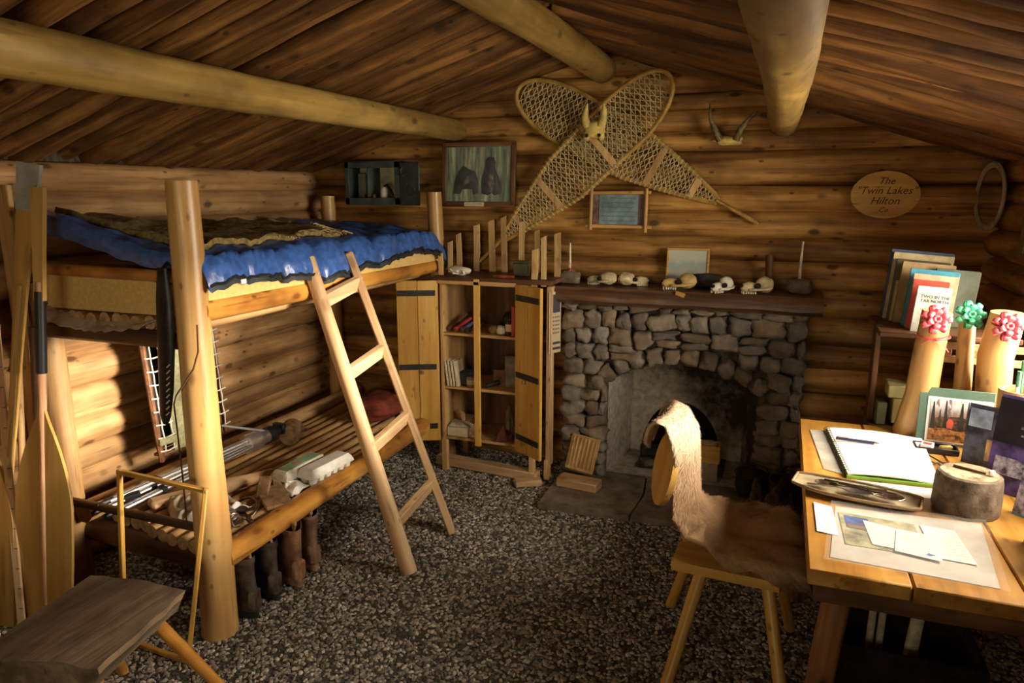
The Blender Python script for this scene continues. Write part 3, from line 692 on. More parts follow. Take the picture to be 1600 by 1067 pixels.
mb = MB(); mb.M = T; mb.lathe([(0.001, 0.024), (0.026, 0.024), (0.026, 0.02)], 14); mb.obj('pan', M_rust, tr)
mb = MB(); mb.M = T; mb.tube([(-0.12+i*0.0, -0.01-i*0.012, 0.012+0.004*(i % 2)) for i in range(9)], 0.006, 6); mb.obj('chain', M_rust, tr)

# boot jack of brown wood
bj = thing('boot_jack', 'curved brown wooden boot jack lying beside the trap', 'boot jack', (-1.98, 2.35, Z0))
mb = MB(); pol = [(-0.05, -0.11), (0.05, -0.11), (0.058, -0.02), (0.05, 0.09), (0.028, 0.12), (0.016, 0.06), (-0.016, 0.06), (-0.028, 0.12), (-0.05, 0.09), (-0.058, -0.02)]
mb.prism(pol, 0, 0.018, TR(-1.965, 2.36, Z0+0.012) @ RZ(0.9) @ RX(0.12)); mb.obj('board', M_tan, bj)
mb = MB(); mb.bar((-1.99, 2.315, Z0+0.014), (-2.03, 2.40, Z0+0.075), 0.05, 0.02, 0.004); mb.obj('stop_block', M_tan, bj)

# crumpled canvas cloths
def crumple(name, label, c, sx, sy, h, rz, mat, seed, cat='cloth'):
    mb = MB(); T = TR(*c) @ RZ(rz)
    def f(u, v):
        x = (u-0.5)*sx; y = (v-0.5)*sy; e = (1-(2*u-1)**4)*(1-(2*v-1)**4)
        n = abs(noise.noise(Vector((x*11+seed, y*8, seed))))+0.5*abs(noise.noise(Vector((x*24, y*17+seed, 2))))
        w = 0.03*noise.noise(Vector((u*2.5, v*2.5, seed*3)))
        return T @ Vector((x+w, y-w, 0.004+h*e*(0.25+1.2*n)))
    mb.grid(f, 34, 34, 0.003); return tag(mb.obj(name, mat, sharp=0), label, cat)
M_cloth = plain('canvas_cloth', (0.50, 0.44, 0.33), 0.9, var=0.08, scale=20, bmp=0.2)
crumple('canvas_cloth', 'crumpled grey canvas cloth at the foot of the lower bunk', (-2.19, 2.175, Z0+0.001), 0.34, 0.22, 0.085, -0.35, M_cloth, 3)
crumple('white_rag', 'small crumpled white rag in front of the green egg carton', (-1.945, 2.46, Z0+0.001), 0.10, 0.12, 0.04, 0.3, M_paper, 8)
crumple('white_paper_wad', 'torn white paper between the trap and the front post', (-2.075, 2.14, Z0+0.001), 0.20, 0.20, 0.05, 0.1, M_paper, 14, 'paper')
mb = MB(); mb.blob((-2.13, 3.50, Z0+0.075), (0.14, 0.18, 0.075), 0.25, 4, 8, 0.2); tag(mb.obj('red_stuff_sack', plain('dark_red_cloth', (0.20, 0.035, 0.02), 0.85, var=0.2, bmp=0.4), sharp=0), 'dark red cloth sack at the far end of the lower bunk', 'sack')

# ================================================================== boots
def boot(label, loc, rz, leather, solem, h=0.24, lace=True, lean=0.0):
    t = thing('boot', label, 'boot', loc, 'boots under the bunk', (0, 0, rz)); T = TR(*loc) @ RZ(rz) @ Matrix.Scale(1.18, 4)
    out = []
    for i in range(28):
        a = 2*pi*i/28; y = cos(a); x = sin(a)
        w = 0.047 if y > 0.2 else (0.037 if y < -0.4 else 0.040)
        out.append((x*w*(1+0.12*y), 0.045+0.145*y))
    mb = MB(); mb.M = T; mb.prism(out, 0.0, 0.022); mb.prism([(x*0.92, y) for x, y in out if y < -0.01], 0.0, 0.026); mb.obj('sole', solem, t)
    # upper: horizontal rings that shrink from the foot outline to the shaft
    rings = []
    prof = [(0.022, 1.0, 1.0, 0.0), (0.05, 1.02, 0.99, 0.0), (0.075, 0.98, 0.90, -0.012), (0.095, 0.93, 0.74, -0.036), (0.115, 0.92, 0.56, -0.056), (0.14, 0.94, 0.46, -0.066), (0.175, 0.98, 0.44, -0.068), (0.21, 1.05, 0.47, -0.066), (h, 1.14, 0.50, -0.064)]
    mb = MB(); mb.M = T; vs = []; fs = []; n = 28; sq = random.Random(label)
    for k, (z, sx, sy, oy) in enumerate(prof):
        for x, y in out:
            yy = 0.045+(y-0.045)*sy+oy
            w = 1+0.05*noise.noise(Vector((x*30+z*20, y*30, z*25)))
            vs.append((x*sx*w, yy+lean*max(0, z-0.12), z+ (0.012*noise.noise(Vector((x*20, y*20, 1))) if k == len(prof)-1 else 0)))
    for k in range(len(prof)-1):
        for j in range(n): j2 = (j+1) % n; fs.append((k*n+j, k*n+j2, (k+1)*n+j2, (k+1)*n+j))
    k = len(prof)-1; m = len(vs)
    for j in range(n): x, y, z = vs[k*n+j]; vs.append((x*0.9, (y+0.025)*0.9-0.025, z-0.002))
    for j in range(n): x, y, z = vs[k*n+j]; vs.append((x*0.7, (y+0.03)*0.7-0.03, 0.09))
    for q in (k*n, ):
        for j in range(n): j2 = (j+1) % n; fs.append((q+j, q+j2, m+j2, m+j)); fs.append((m+j, m+j2, m+n+j2, m+n+j))
    fs.append(tuple(m+n+j for j in range(n))); mb.add(vs, fs); up = mb.obj('upper', leather, t, sharp=60)
    mb = MB(); mb.M = T; mb.tube([(0, -0.066+lean*(h-.12), h-0.005), (0, -0.083+lean*(h-.12), h+0.02), (0, -0.083+lean*0.1, h+0.03), (0, -0.06+lean*0.1, h+0.0)], 0.005, 6); mb.obj('pull_loop', M_tan, up)
    mb = MB(); mb.M = T; mb.box((0, -0.085, 0.06), (0.05, 0.022, 0.075), 0.008); mb.obj('heel_patch', leather, up)
    if lace:
        mb = MB(); mb.M = T
        for i in range(6):
            z = 0.10+i*0.026; y = 0.045+0.145*(0.72-0.085*i if i < 3 else 0.46)+(-0.036-0.012*min(i, 3))+0.008
            mb.tube([(-0.024, y, z), (0, y+0.012, z+0.008), (0.024, y, z+0.004)], 0.003, 5)
            mb.tube([(0.024, y, z), (0, y+0.012, z+0.012), (-0.024, y, z+0.02)], 0.003, 5)
        mb.obj('laces', M_cord if 'tan' in label else M_blk, up)
    return t
M_br1 = plain('dark_brown_leather', (0.085, 0.058, 0.045), 0.42, var=0.25, scale=20, bmp=0.3)
M_br2 = plain('worn_tan_leather', (0.27, 0.135, 0.07), 0.5, var=0.2, scale=18, bmp=0.3)
def heel(hx, hy, deg): return ((hx-0.115*sin(radians(deg)), hy+0.115*cos(radians(deg)), 0.004), radians(deg))
boot('dark brown boot nearest the front bunk post', *heel(-1.795, 2.02, 80), M_br1, M_blk, 0.19)
boot('dark brown boot behind its mate beside the front bunk post', *heel(-1.800, 2.145, 66), M_br1, M_blk, 0.185)
boot('tall tan leather boot under the rail beside the dark boots', *heel(-1.775, 2.262, 60), M_br2, M_tan, 0.21, False)
boot('tan leather boot farthest back under the lower bunk rail', *heel(-1.795, 2.395, 55), plain('brown_leather', (0.20, 0.115, 0.07), 0.5, var=0.2, bmp=0.3), M_tan, 0.20, False)

# ================================================================== paddles and boards leaning at the left
M_pad = wood('paddle_wood', (0.40, 0.22, 0.05), (0.52, 0.31, 0.085), (0.60, 0.39, 0.13), 'Z', grain=10, patch=0.1, knots=0.0, rough=0.35, bmp=0.05, stain=(0.3, 0.15, 0.04), var=0.05, spec=0.5)
def paddle(label, foot, top, bl_len, bl_w, black=True, group=None):
    t = thing('canoe_paddle', label, 'paddle', foot, 'paddles leaning at the end of the bunk'); M = align(foot, top) @ RZ(radians(8)); L = (Vector(top)-Vector(foot)).length
    pr = []
    for i in range(17):
        s = i/16; w = bl_w/2*(0.90+0.1*sin(s*pi)) if s < 0.55 else bl_w/2*max(0.07, (1-((s-0.55)/0.45)**1.7))
        pr.append((w, s*bl_len))
    pol = [(w, z) for w, z in pr]+[(-w, z) for w, z in reversed(pr)]
    mb = MB(); mb.prism(pol, -0.006, 0.006, RX(radians(90))); mb.obj('blade', M_pad, t, M=M, sharp=30)
    mb = MB(); mb.tube([(0, 0, 0.0), (0, 0, bl_len*0.8), (0, 0, bl_len*1.15), (0, 0, L*0.80)], [0.011, 0.013, 0.016, 0.016], 10, up=(1, 0, 0)); mb.obj('shaft', wood('shaft_wood', (0.38, 0.17, 0.09), (0.50, 0.26, 0.14), (0.60, 0.36, 0.22), 'Z', knots=0.1, patch=0.2, rough=0.35), t, M=M)
    if black:
        mb = MB(); mb.tube([(0, 0, L*0.60), (0, 0, L*0.78)], 0.0185, 10, up=(1, 0, 0)); mb.obj('grip_wrap', M_blk, t, M=M)
    gp = [(0.019, L*0.76), (0.021, L*0.86), (0.026, L*0.96), (0.027, L), (-0.027, L), (-0.026, L*0.96), (-0.021, L*0.86), (-0.019, L*0.76)]
    mb = MB(); mb.prism(gp, -0.009, 0.009, RX(radians(90))); mb.obj('grip', M_pad, t, M=M, sharp=30)
    return t
paddle('wide yellow paddle with black wrapped shaft leaning beside the bunk', (-2.515, 1.70, 0.0), (-2.415, 1.82, 1.63), 0.86, 0.245)
paddle('yellow paddle half cut off at the left edge behind the measuring stick', (-2.71, 1.64, 0.0), (-2.74, 1.80, 1.20), 0.70, 0.20, False)
# oar standing blade up, its tip painted grey
oa = thing('wooden_oar', 'slim wooden oar with a grey painted tip standing blade up', 'oar', (-2.75, 1.66, 0)); Mo = align((-2.755, 1.69, 0.0), (-2.48, 1.85, 1.712)) @ RZ(radians(20)); Lo = 1.741
pr = [(0.014, Lo*0.42), (0.017, Lo*0.6), (0.024, Lo*0.78), (0.034, Lo*0.92), (0.040, Lo*1.0)]
mid = Lo*0.90
mb = MB(); mb.prism([(w, z) for w, z in pr[:-1]]+[(-w, z) for w, z in reversed(pr[:-1])], -0.008, 0.008, RX(radians(90))); mb.obj('blade', M_pad, oa, M=Mo, sharp=30)
mb = MB(); mb.prism([(0.0335, Lo*0.905), (0.041, Lo), (-0.041, Lo), (-0.0335, Lo*0.905)], -0.0095, 0.0095, RX(radians(90))); mb.obj('painted_tip', plain('grey_paint', (0.36, 0.35, 0.30), 0.7, var=0.1), oa, M=Mo, sharp=30)
mb = MB(); mb.tube([(0, 0, 0), (0, 0, Lo*0.5), (0, 0, Lo*0.75)], [0.016, 0.015, 0.012], 10, up=(1, 0, 0)); mb.obj('shaft', M_pad, oa, M=Mo)
ms = thing('measuring_stick', 'narrow marked wooden stick leaning between the two paddles', 'stick', (-2.6, 1.67, 0)); Mm = align((-2.585, 1.655, 0.0), (-2.72, 1.82, 1.25)); mb = MB(); mb.box((0, 0, 0.63), (0.030, 0.012, 1.26), 0.003); mb.obj('stick', M_lad(), ms, M=Mm @ RZ(0.3))
for i in range(16): mb = MB(); mb.box((0.008, -0.0065, 0.08+i*0.076), (0.013, 0.0012, 0.003)); mb.obj('mark', M_ink, ms, M=Mm @ RZ(0.3))
mb = MB(); mb.box((-2.755, 1.935, 0.82), (0.075, 0.022, 1.64), 0.004); tag(mb.obj('leaning_board', M_pine()), 'tall narrow pine board standing at the left edge of the picture', 'board')
tag(log('dark_stake', (-2.64, 1.80, 0), (-2.60, 1.87, 1.12), 0.019, 0.016, M_dkw(), None, seed=71), 'dark round stake standing behind the wide paddle', 'stake')
tag(log('birch_pole', (-2.66, 1.73, 0), (-2.655, 1.84, 1.05), 0.014, 0.012, M_polew, None, seed=72), 'thin pale pole standing behind the measuring stick', 'pole')

mb = MB(); mb.blob((-2.70, 1.50, 0.16), (0.09, 0.08, 0.16), 0.25, 9, 8, 0.25); tag(mb.obj('dark_canvas_bag', plain('black_canvas', (0.03, 0.028, 0.026), 0.8, var=0.3, bmp=0.3), sharp=0), 'dark canvas bag slumped at the left edge of the picture below the paddles', 'bag')
# stretching frame: thin sticks nailed into a rectangle
fr = thing('stretcher_frame', 'thin empty wooden stretching frame leaning against the bunk post', 'frame', (-2.0, 1.73, 0))
c = [Vector((-2.16, 1.735, 0.005)), Vector((-1.845, 1.715, 0.005)), Vector((-1.755, 1.775, 0.632)), Vector((-2.155, 1.79, 0.638))]
for nm, a, b_ in (('bottom_stick', 0, 1), ('side_stick', 1, 2), ('top_stick', 3, 2), ('side_stick', 0, 3)):
    mb = MB(); p, q = c[a], c[b_]; e = (q-p).normalized()*0.009
    mb.bar(p-e, q+e, 0.019, 0.016, 0.003); mb.obj(nm, M_yel('Z') if nm == 'side_stick' else M_yel('X'), fr)

# half-log stool in the foreground
stl = thing('slab_stool', 'rough half-log stool with grey weathered top in the left foreground', 'stool', (-1.82, 1.37, 0))
def slab(u, v):
    pass
cs = [Vector((-1.955, 1.10, 0)), Vector((-1.600, 1.195, 0)), Vector((-1.672, 1.572, 0)), Vector((-2.03, 1.535, 0))]
mb = MB(); vs = []; fs = []; nx, ny = 14, 16
def top_pt(u, v):
    p = cs[0].lerp(cs[1], u).lerp(cs[3].lerp(cs[2], u), v)
    return Vector((p.x+0.008*noise.noise(Vector((v*5, u*3, 2))), p.y+0.008*noise.noise(Vector((u*6, 3, v*2))), 0.405+0.006*noise.noise(Vector((u*5, v*4, 0)))-0.010*(2*u-1)**2))
def bot_pt(u, v):
    p = top_pt(u, v); d = sqrt(max(0, 1-(2*u-1)**2)); return Vector((p.x+(0.5-u)*0.015, p.y+(0.5-v)*0.02, p.z-0.026-0.085*d**0.8))
mb.grid(top_pt, nx, ny); 
mb.grid(lambda u, v: bot_pt(1-u, v), nx, ny)
mb.grid(lambda u, v: bot_pt(u, 0).lerp(top_pt(u, 0), v), nx, 4); mb.grid(lambda u, v: bot_pt(1-u, 1).lerp(top_pt(1-u, 1), v), nx, 4)
mb.m = 1
mb.grid(lambda u, v: bot_pt(1, u).lerp(top_pt(1, u), v), ny, 4)
mb.grid(lambda u, v: bot_pt(0, 1-u).lerp(top_pt(0, 1-u), v), ny, 4)
mb.obj('seat_slab', [M_slab, wood('slab_edge_wood', (0.20, 0.13, 0.075), (0.32, 0.22, 0.13), (0.46, 0.33, 0.20), 'Y', patch=0.6, knots=0.2, rough=0.7, bmp=0.5, stain=(0.08, 0.05, 0.03))], stl, sharp=30)
for p, q in (((-1.70, 1.47, 0.345), (-1.615, 1.64, 0)), ((-1.70, 1.27, 0.34), (-1.64, 1.16, 0)), ((-1.90, 1.22, 0.33), (-1.98, 1.12, 0)), ((-1.93, 1.46, 0.34), (-2.02, 1.60, 0))):
    log('leg', q, p, 0.018, 0.021, M_rail, stl, n=12, wob=0.06)

# ================================================================== fireplace
FX0, FX1, FYF = -1.11, 0.15, 3.85
OC, OHW, OAP, OSP = -0.46, 0.40, 0.70, 0.56
AR = (OHW**2+(OAP-OSP)**2)/(2*(OAP-OSP)); ACZ = OAP-AR
def archz(x):
    d = abs(x-OC); return ACZ+sqrt(max(0, AR*AR-d*d)) if d <= OHW else -1
fp = thing('stone_fireplace', 'field stone fireplace with arched opening built into the back wall', 'fireplace', ((FX0+FX1)/2, 3.95, 0))
pol = [(FX0+0.02, 0), (FX0+0.02, 1.03), (FX1-0.02, 1.03), (FX1-0.02, 0), (OC+OHW, 0), (OC+OHW, OSP)]
na = math.asin(OHW/AR)
pol += [(OC+AR*sin(a), ACZ+AR*cos(a)) for a in [na-2*na*i/16 for i in range(1, 16)]]+[(OC-OHW, OSP), (OC-OHW, 0)]
pol = pol[::-1]
T = Matrix.Translation((0, 0, 0)) @ RX(radians(90))          # local z -> -Y
mb = MB(); mb.prism(pol, -4.06, -(FYF+0.035), T); mb.obj('mortar_bed', M_mort, fp, sharp=30)
def soot_mat():
    m, nt, b = newmat('sooty_plaster'); v = coords(nt, (1, 1, 1), False)
    n = noisetex(nt, v, 5, 6, 0.65); n2 = noisetex(nt, v, 26, 4, 0.6)
    sp = nt.nodes.new('ShaderNodeSeparateXYZ'); nt.links.new(v, sp.inputs[0])
    c = ramp(nt, n2, [(0.3, (0.30, 0.26, 0.21)), (0.7, (0.62, 0.55, 0.47))])
    # soot licks up towards the throat and over the right hand side of the firebox
    g = mth(nt, 'ADD', mth(nt, 'MULTIPLY', sp.outputs[0], 1.25), mth(nt, 'MULTIPLY', sp.outputs[2], 1.15))
    g = mth(nt, 'ADD', g, mth(nt, 'MULTIPLY', n, 1.3))
    s = ramp(nt, mth(nt, 'ADD', g, -0.12), [(0.36, (0, 0, 0)), (0.72, (1, 1, 1))])
    nt.links.new(mixc(nt, mth(nt, 'MULTIPLY', s, 0.95), c, (0.018, 0.015, 0.013, 1)), b.inputs['Base Color'])
    b.inputs['Roughness'].default_value = 0.95; bump(nt, b, n2, 0.6, 0.02); return m
M_soot = soot_mat()
# firebox shell: splayed sides, back with a low arched fire niche, vault
mb = MB(); NB = 4.30
def quad(a, b, c, d, nu=8, nv=8, amp=0.008):
    A, B, C_, D = map(Vector, (a, b, c, d))
    def f(u, v):
        p = A.lerp(B, u).lerp(D.lerp(C_, u), v); e = min(1, 12*min(u, 1-u, v, 1-v))
        return p+Vector((1, 1, 0.5))*amp*e*noise.noise(p*11)
    mb.grid(f, nu, nv)
yl = FYF+0.04; BX0, BX1 = -0.80, -0.14
quad((OC-OHW, yl, 0), (OC-OHW, yl, 0.72), (BX0, NB, 0.72), (BX0, NB, 0)); quad((OC+OHW, yl, 0.72), (OC+OHW, yl, 0), (BX1, NB, 0), (BX1, NB, 0.72))
quad((OC-OHW, yl, 0.72), (OC+OHW, yl, 0.72), (BX1, NB, 0.72), (BX0, NB, 0.72))
quad((OC-OHW-.02, yl-.03, 0.028), (OC+OHW+.02, yl-.03, 0.028), (BX1, NB, 0.028), (BX0, NB, 0.028))
# back wall around the niche
NC, NW, NH = -0.50, 0.235, 0.335
def nz(x): d = abs(x-NC)/NW; return 0.03+NH*sqrt(max(0, 1-d*d)) if d < 1 else 0.03
def bk(u, v):
    x = BX0+(BX1-BX0)*u; z0 = nz(x); z = z0+(0.72-z0)*v; p = Vector((x, NB, z)); return p+Vector((0, 1, 0))*0.012*noise.noise(p*9)
mb.grid(bk, 44, 10)
mb.obj('firebox', M_soot, fp, sharp=50)
mb = MB(); mb.grid(lambda u, v: (NC+NW*cos(pi*(1-u)), NB+0.24*v, nz(NC+NW*cos(pi*(1-u)))-0.02*v), 24, 5); mb.grid(lambda u, v: (NC-NW+2*NW*u, NB+0.24, 0.5*v), 4, 4)
mb.grid(lambda u, v: (NC-NW+2*NW*u, NB+0.24*v, 0.03), 4, 4); mb.obj('fire_niche', plain('soot_black', (0.022, 0.018, 0.015), 0.95, var=0.3, scale=20, bmp=0.5), fp, sharp=50)
# outer shell behind the wall keeps daylight out of the flue
mb = MB(); mb.box((-0.47, 4.62, 0.5), (1.3, 0.06, 1.3)); mb.box((-1.0, 4.40, 0.5), (0.06, 0.5, 1.3)); mb.box((0.08, 4.40, 0.5), (0.06, 0.5, 1.3)); mb.box((-0.47, 4.40, 0.80), (1.1, 0.5, 0.06)); mb.obj('chimney_back', M_mort, fp)
rs = random.Random(5)
def stone(c, r, tilt, seed):
    mb = MB(); mb.blob((0, 0, 0), r, 0.42, seed, 5, 0.42, None, 1.7)
    mb.obj('stone', M_stone, fp, sharp=0, M=Matrix.Translation(c) @ RY(tilt) @ RX(rs.uniform(-.15, .15)) @ RZ(rs.uniform(-.15, .15)))
sid = 0
# voussoirs over the arch
nv = 10
for i in range(nv):
    a = -na*1.02+2*na*1.02*(i+0.5)/nv; h = rs.uniform(0.042, 0.052); R = AR+h+0.004
    stone((OC+R*sin(a), FYF+rs.uniform(-.008, .02), ACZ+R*cos(a)), (AR*na/nv*1.06, 0.05, h), a, sid); sid += 1
# jambs and spandrels in rough courses
z = 0.0
while z < 1.0:
    h = rs.uniform(0.062, 0.098)
    if z+h > 1.0: h = 1.02-z
    x = FX0
    while x < FX1-0.02:
        w = rs.uniform(0.075, 0.165)
        if x+w > FX1-0.04: w = FX1-x
        xc, zc = x+w/2, z+h/2; ok = True
        if z < OSP-0.02:
            if x < OC-OHW < x+w: w = OC-OHW-x; xc = x+w/2; ok = w > 0.03
            elif OC-OHW-0.001 <= x < OC+OHW: x = OC+OHW; continue
        else:
            d = sqrt((xc-OC)**2+(zc-ACZ)**2)
            if abs(xc-OC) < OHW+0.03 and d < AR+0.115: ok = False
        if ok:
            if w > 0.12 and h > 0.08 and rs.random() < 0.3:
                for s in (-1, 1): stone((xc+rs.uniform(-.01, .01), FYF+rs.uniform(-.01, .02), zc+s*h/4), (w/2*1.0, 0.05, h/4*1.02), rs.uniform(-.12, .12), sid); sid += 1
            else:
                stone((xc, FYF+rs.uniform(-.015, .02), zc+rs.uniform(-.006, .006)), (w/2*1.04, rs.uniform(.045, .07), h/2*1.06), rs.uniform(-.22, .22), sid); sid += 1
        x += w
    z += h
# left flank stones facing the cabinet
for k in range(9): stone((FX0+0.02, 3.97+rs.uniform(-.02, .02), 0.06+k*0.108), (0.045, 0.075, 0.056), 0, sid); sid += 1
# hearth slabs
for nm, pl in (('hearth_slab', [(-1.09, 3.33), (-0.62, 3.34), (-0.60, 3.62), (-0.63, 3.88), (-1.10, 3.88)]), ('hearth_slab', [(-0.61, 3.35), (-0.10, 3.37), (0.20, 3.42), (0.20, 3.88), (-0.62, 3.88), (-0.59, 3.62)])):
    mb = MB(); mb.prism(pl, 0.0, 0.03+0.004*rs.random()); mb.obj(nm, plain('hearth_stone', (0.21, 0.175, 0.135), 0.9, var=0.22, scale=9, bmp=0.5, col2=(0.10, 0.08, 0.06)), fp, sharp=30)

# fire irons, ash and firewood in the firebox
def rnd_ash():
    mb = MB(); mb.grid(lambda u, v: (-0.72+0.5*u, 4.0+0.33*v, 0.034+0.035*sin(pi*u)*sin(pi*v)+0.006*noise.noise(Vector((u*14, v*12, 0)))), 26, 20)
    o = mb.obj('ash_bed', plain('ash', (0.17, 0.15, 0.13), 1.0, var=0.3, scale=60, bmp=0.6)); o['kind'] = 'stuff'; o['label'] = 'grey wood ash spread in the firebox'; o['category'] = 'ash'
rnd_ash()
tag(log('charred_log', (-0.70, 4.10, 0.105), (-0.38, 4.20, 0.105), 0.038, 0.034, plain('charred_wood', (0.03, 0.025, 0.02), 0.85, var=0.4, scale=25, bmp=0.8), None, seed=81), 'charred log resting on ash at the back of the firebox', 'firewood')
tag(log('half_burnt_branch', (-0.66, 3.98, 0.075), (-0.44, 4.04, 0.07), 0.022, 0.018, M_bark, None, seed=82), 'thin half burnt branch at the front of the ash', 'firewood')
bx = thing('kindling_box', 'pale wooden kindling box standing in the fireplace behind the chair', 'box', (-0.30, 3.98, 0.03))
for nm, c, s in (('front_board', (-0.305, 3.94, 0.185), (0.135, 0.012, 0.10)), ('back_board', (-0.305, 4.03, 0.185), (0.135, 0.012, 0.10)), ('side_board', (-0.367, 3.985, 0.185), (0.012, 0.09, 0.10)), ('side_board', (-0.243, 3.985, 0.185), (0.012, 0.09, 0.10)), ('base_block', (-0.305, 3.985, 0.085), (0.12, 0.10, 0.11))):
    mb = MB(); mb.box(c, s, 0.002); mb.obj(nm, M_yel('X') if nm != 'base_block' else M_stone, bx)
mb = MB(); mb.blob((-0.305, 3.985, 0.222), (0.05, 0.035, 0.03), 0.3, 3, 5, 0.2); mb.obj('kindling', M_polew, bx)

# ribbed washboard propped on wooden blocks
wbd = thing('washboard', 'small ribbed wooden washboard propped at the left of the hearth', 'washboard', (-0.95, 3.72, 0.03))
T = TR(-0.962, 3.735, 0.175) @ RZ(-0.02) @ RX(radians(-18)) @ RY(radians(8))
mb = MB(); mb.M = T; mb.box((0, 0, 0), (0.165, 0.016, 0.20), 0.004); mb.obj('board', M_pine(), wbd)
for i in range(7):
    mb = MB(); mb.M = T; mb.box((-0.066+i*0.022, -0.011, 0.004), (0.011, 0.010, 0.17), 0.004); mb.obj('rib', M_pine(), wbd)
mb = MB(); mb.M = T; mb.box((0, 0.03, -0.06), (0.12, 0.02, 0.10), 0.003); mb.obj('rear_foot', M_pine('X'), wbd)
mb = MB(); mb.box((-0.945, 3.60, 0.058), (0.23, 0.10, 0.05), 0.006, Matrix.Rotation(-0.12, 3, 'Z')); tag(mb.obj('wood_block', M_lad('X')), 'short wooden block lying in front of the washboard on the hearth', 'wood')

# dark iron pot and bucket on the right of the hearth
def pot(name, label, cat, c, r, h, mat, handle=True):
    t = thing(name, label, cat, c); T = TR(*c); mb = MB()
    mb.lathe([(0.001, 0.0), (r*0.75, 0.0), (r*0.95, h*0.2), (r, h*0.5), (r*0.97, h*0.9), (r*1.04, h), (r*1.0, h), (r*0.9, h*0.9), (r*0.9, h*0.25), (0.001, h*0.1)], 20, T); mb.obj('body', mat, t)
    mb = MB(); mb.tube([T @ Vector((r*1.03*cos(a), 0.0, h*0.92+r*0.75*sin(a))) for a in [pi*i/14 for i in range(15)]], 0.004, 6); mb.obj('bail_handle', M_iron, t)
    mb = MB(); mb.lathe([(r*1.03, h), (r*0.9, h*1.08), (r*0.3, h*1.16), (0.012, h*1.18), (0.014, h*1.3), (0.001, h*1.31)], 20, T)
    if handle: mb.obj('lid', mat, t)
pot('iron_pot', 'black iron cooking pot with lid at the right of the hearth', 'pot', (-0.06, 3.80, 0.034), 0.085, 0.13, M_iron)
pot('hearth_bucket', 'dark reddish metal bucket beside the iron pot on the hearth', 'bucket', (0.11, 3.66, 0.034), 0.085, 0.17, plain('dark_red_metal', (0.07, 0.03, 0.022), 0.5, var=0.3), False)
crumple('burlap_sack', 'brown burlap sack slumped behind the chair on the right of the hearth', (0.02, 3.52, 0.034), 0.30, 0.22, 0.20, 0.2, plain('burlap', (0.13, 0.09, 0.055), 0.95, var=0.2, scale=60, bmp=0.4), 5, 'sack')

# ================================================================== mantel shelf
MT = 1.11
def mant(u, v):
    return None
mb = MB(); n = 30; sec = [(-1.0, 0.0), (-1.0, 1.0), (1.0, 1.0), (1.0, 0.0)]
vs = []; fs = []
for i in range(n+1):
    t = i/n; x = -1.165+1.375*t; y0 = 3.735+0.012*noise.noise(Vector((t*7, 0, 0)))-0.03*t*0; z0 = 1.020+0.006*noise.noise(Vector((t*6, 3, 0)))
    vs += [(x, 4.03, 1.012), (x, y0+0.018, z0), (x, y0, z0+0.02), (x, y0+0.003, MT-0.02), (x, y0+0.018, MT), (x, 4.03, MT)]
for i in range(n):
    for j in range(6): j2 = (j+1) % 6; fs.append((i*6+j2, i*6+j, (i+1)*6+j, (i+1)*6+j2))
fs += [tuple(range(6)), tuple(n*6+j for j in range(6))[::-1]]
mb.add(vs, fs); man = mb.obj('mantel_shelf', wood('mantel_wood', (0.055, 0.028, 0.014), (0.12, 0.058, 0.026), (0.20, 0.10, 0.045), 'X', patch=0.4, knots=0.3, rough=0.4, bmp=0.3, stain=(0.035, 0.016, 0.008), var=0.02, spec=0.5), sharp=35)
tag(man, 'thick dark slab mantel shelf over the stone fireplace', 'shelf')

# things along the mantel
def stick_in_stone(label, c, h, ribbons, lean=0.0):
    t = thing('stick_candle', label, 'candle', c, 'candle sticks in stones on the mantel'); T = TR(*c)
    mb = MB(); mb.blob(T @ Vector((0, 0, 0.036)), (0.062, 0.05, 0.04), 0.3, c[0]*9, 6, 0.25); mb.obj('stone_base', M_stone, t, sharp=0)
    mb = MB(); mb.tube([T @ Vector(p) for p in ((0, 0, 0.06), (lean*0.3, 0, 0.06+h*0.5), (lean, 0, 0.06+h))], [0.0075, 0.007, 0.0045], 8); mb.obj('stick', M_bonew, t)
    for i, (m, nm) in enumerate(ribbons):
        mb = MB(); mb.tube([T @ Vector((0.0+0.016*cos(a)*(1+a*0.25), -0.012-0.02*sin(a*0.5), 0.092-a*0.012+0.006*i)) for a in [i*2.2+0.35*k for k in range(14)]], 0.0042, 6); mb.obj(nm, m, t)
stick_in_stone('pale stick in a round stone with red and green ribbon on the mantel', (-1.095, 3.88, MT), 0.165, ((M_red, 'red_ribbon'), (plain('ribbon_green', (0.10, 0.34, 0.06), 0.5), 'green_ribbon')))
stick_in_stone('bare pale stick in a round stone at the right end of the mantel', (0.095, 3.90, MT), 0.20, (), 0.004)
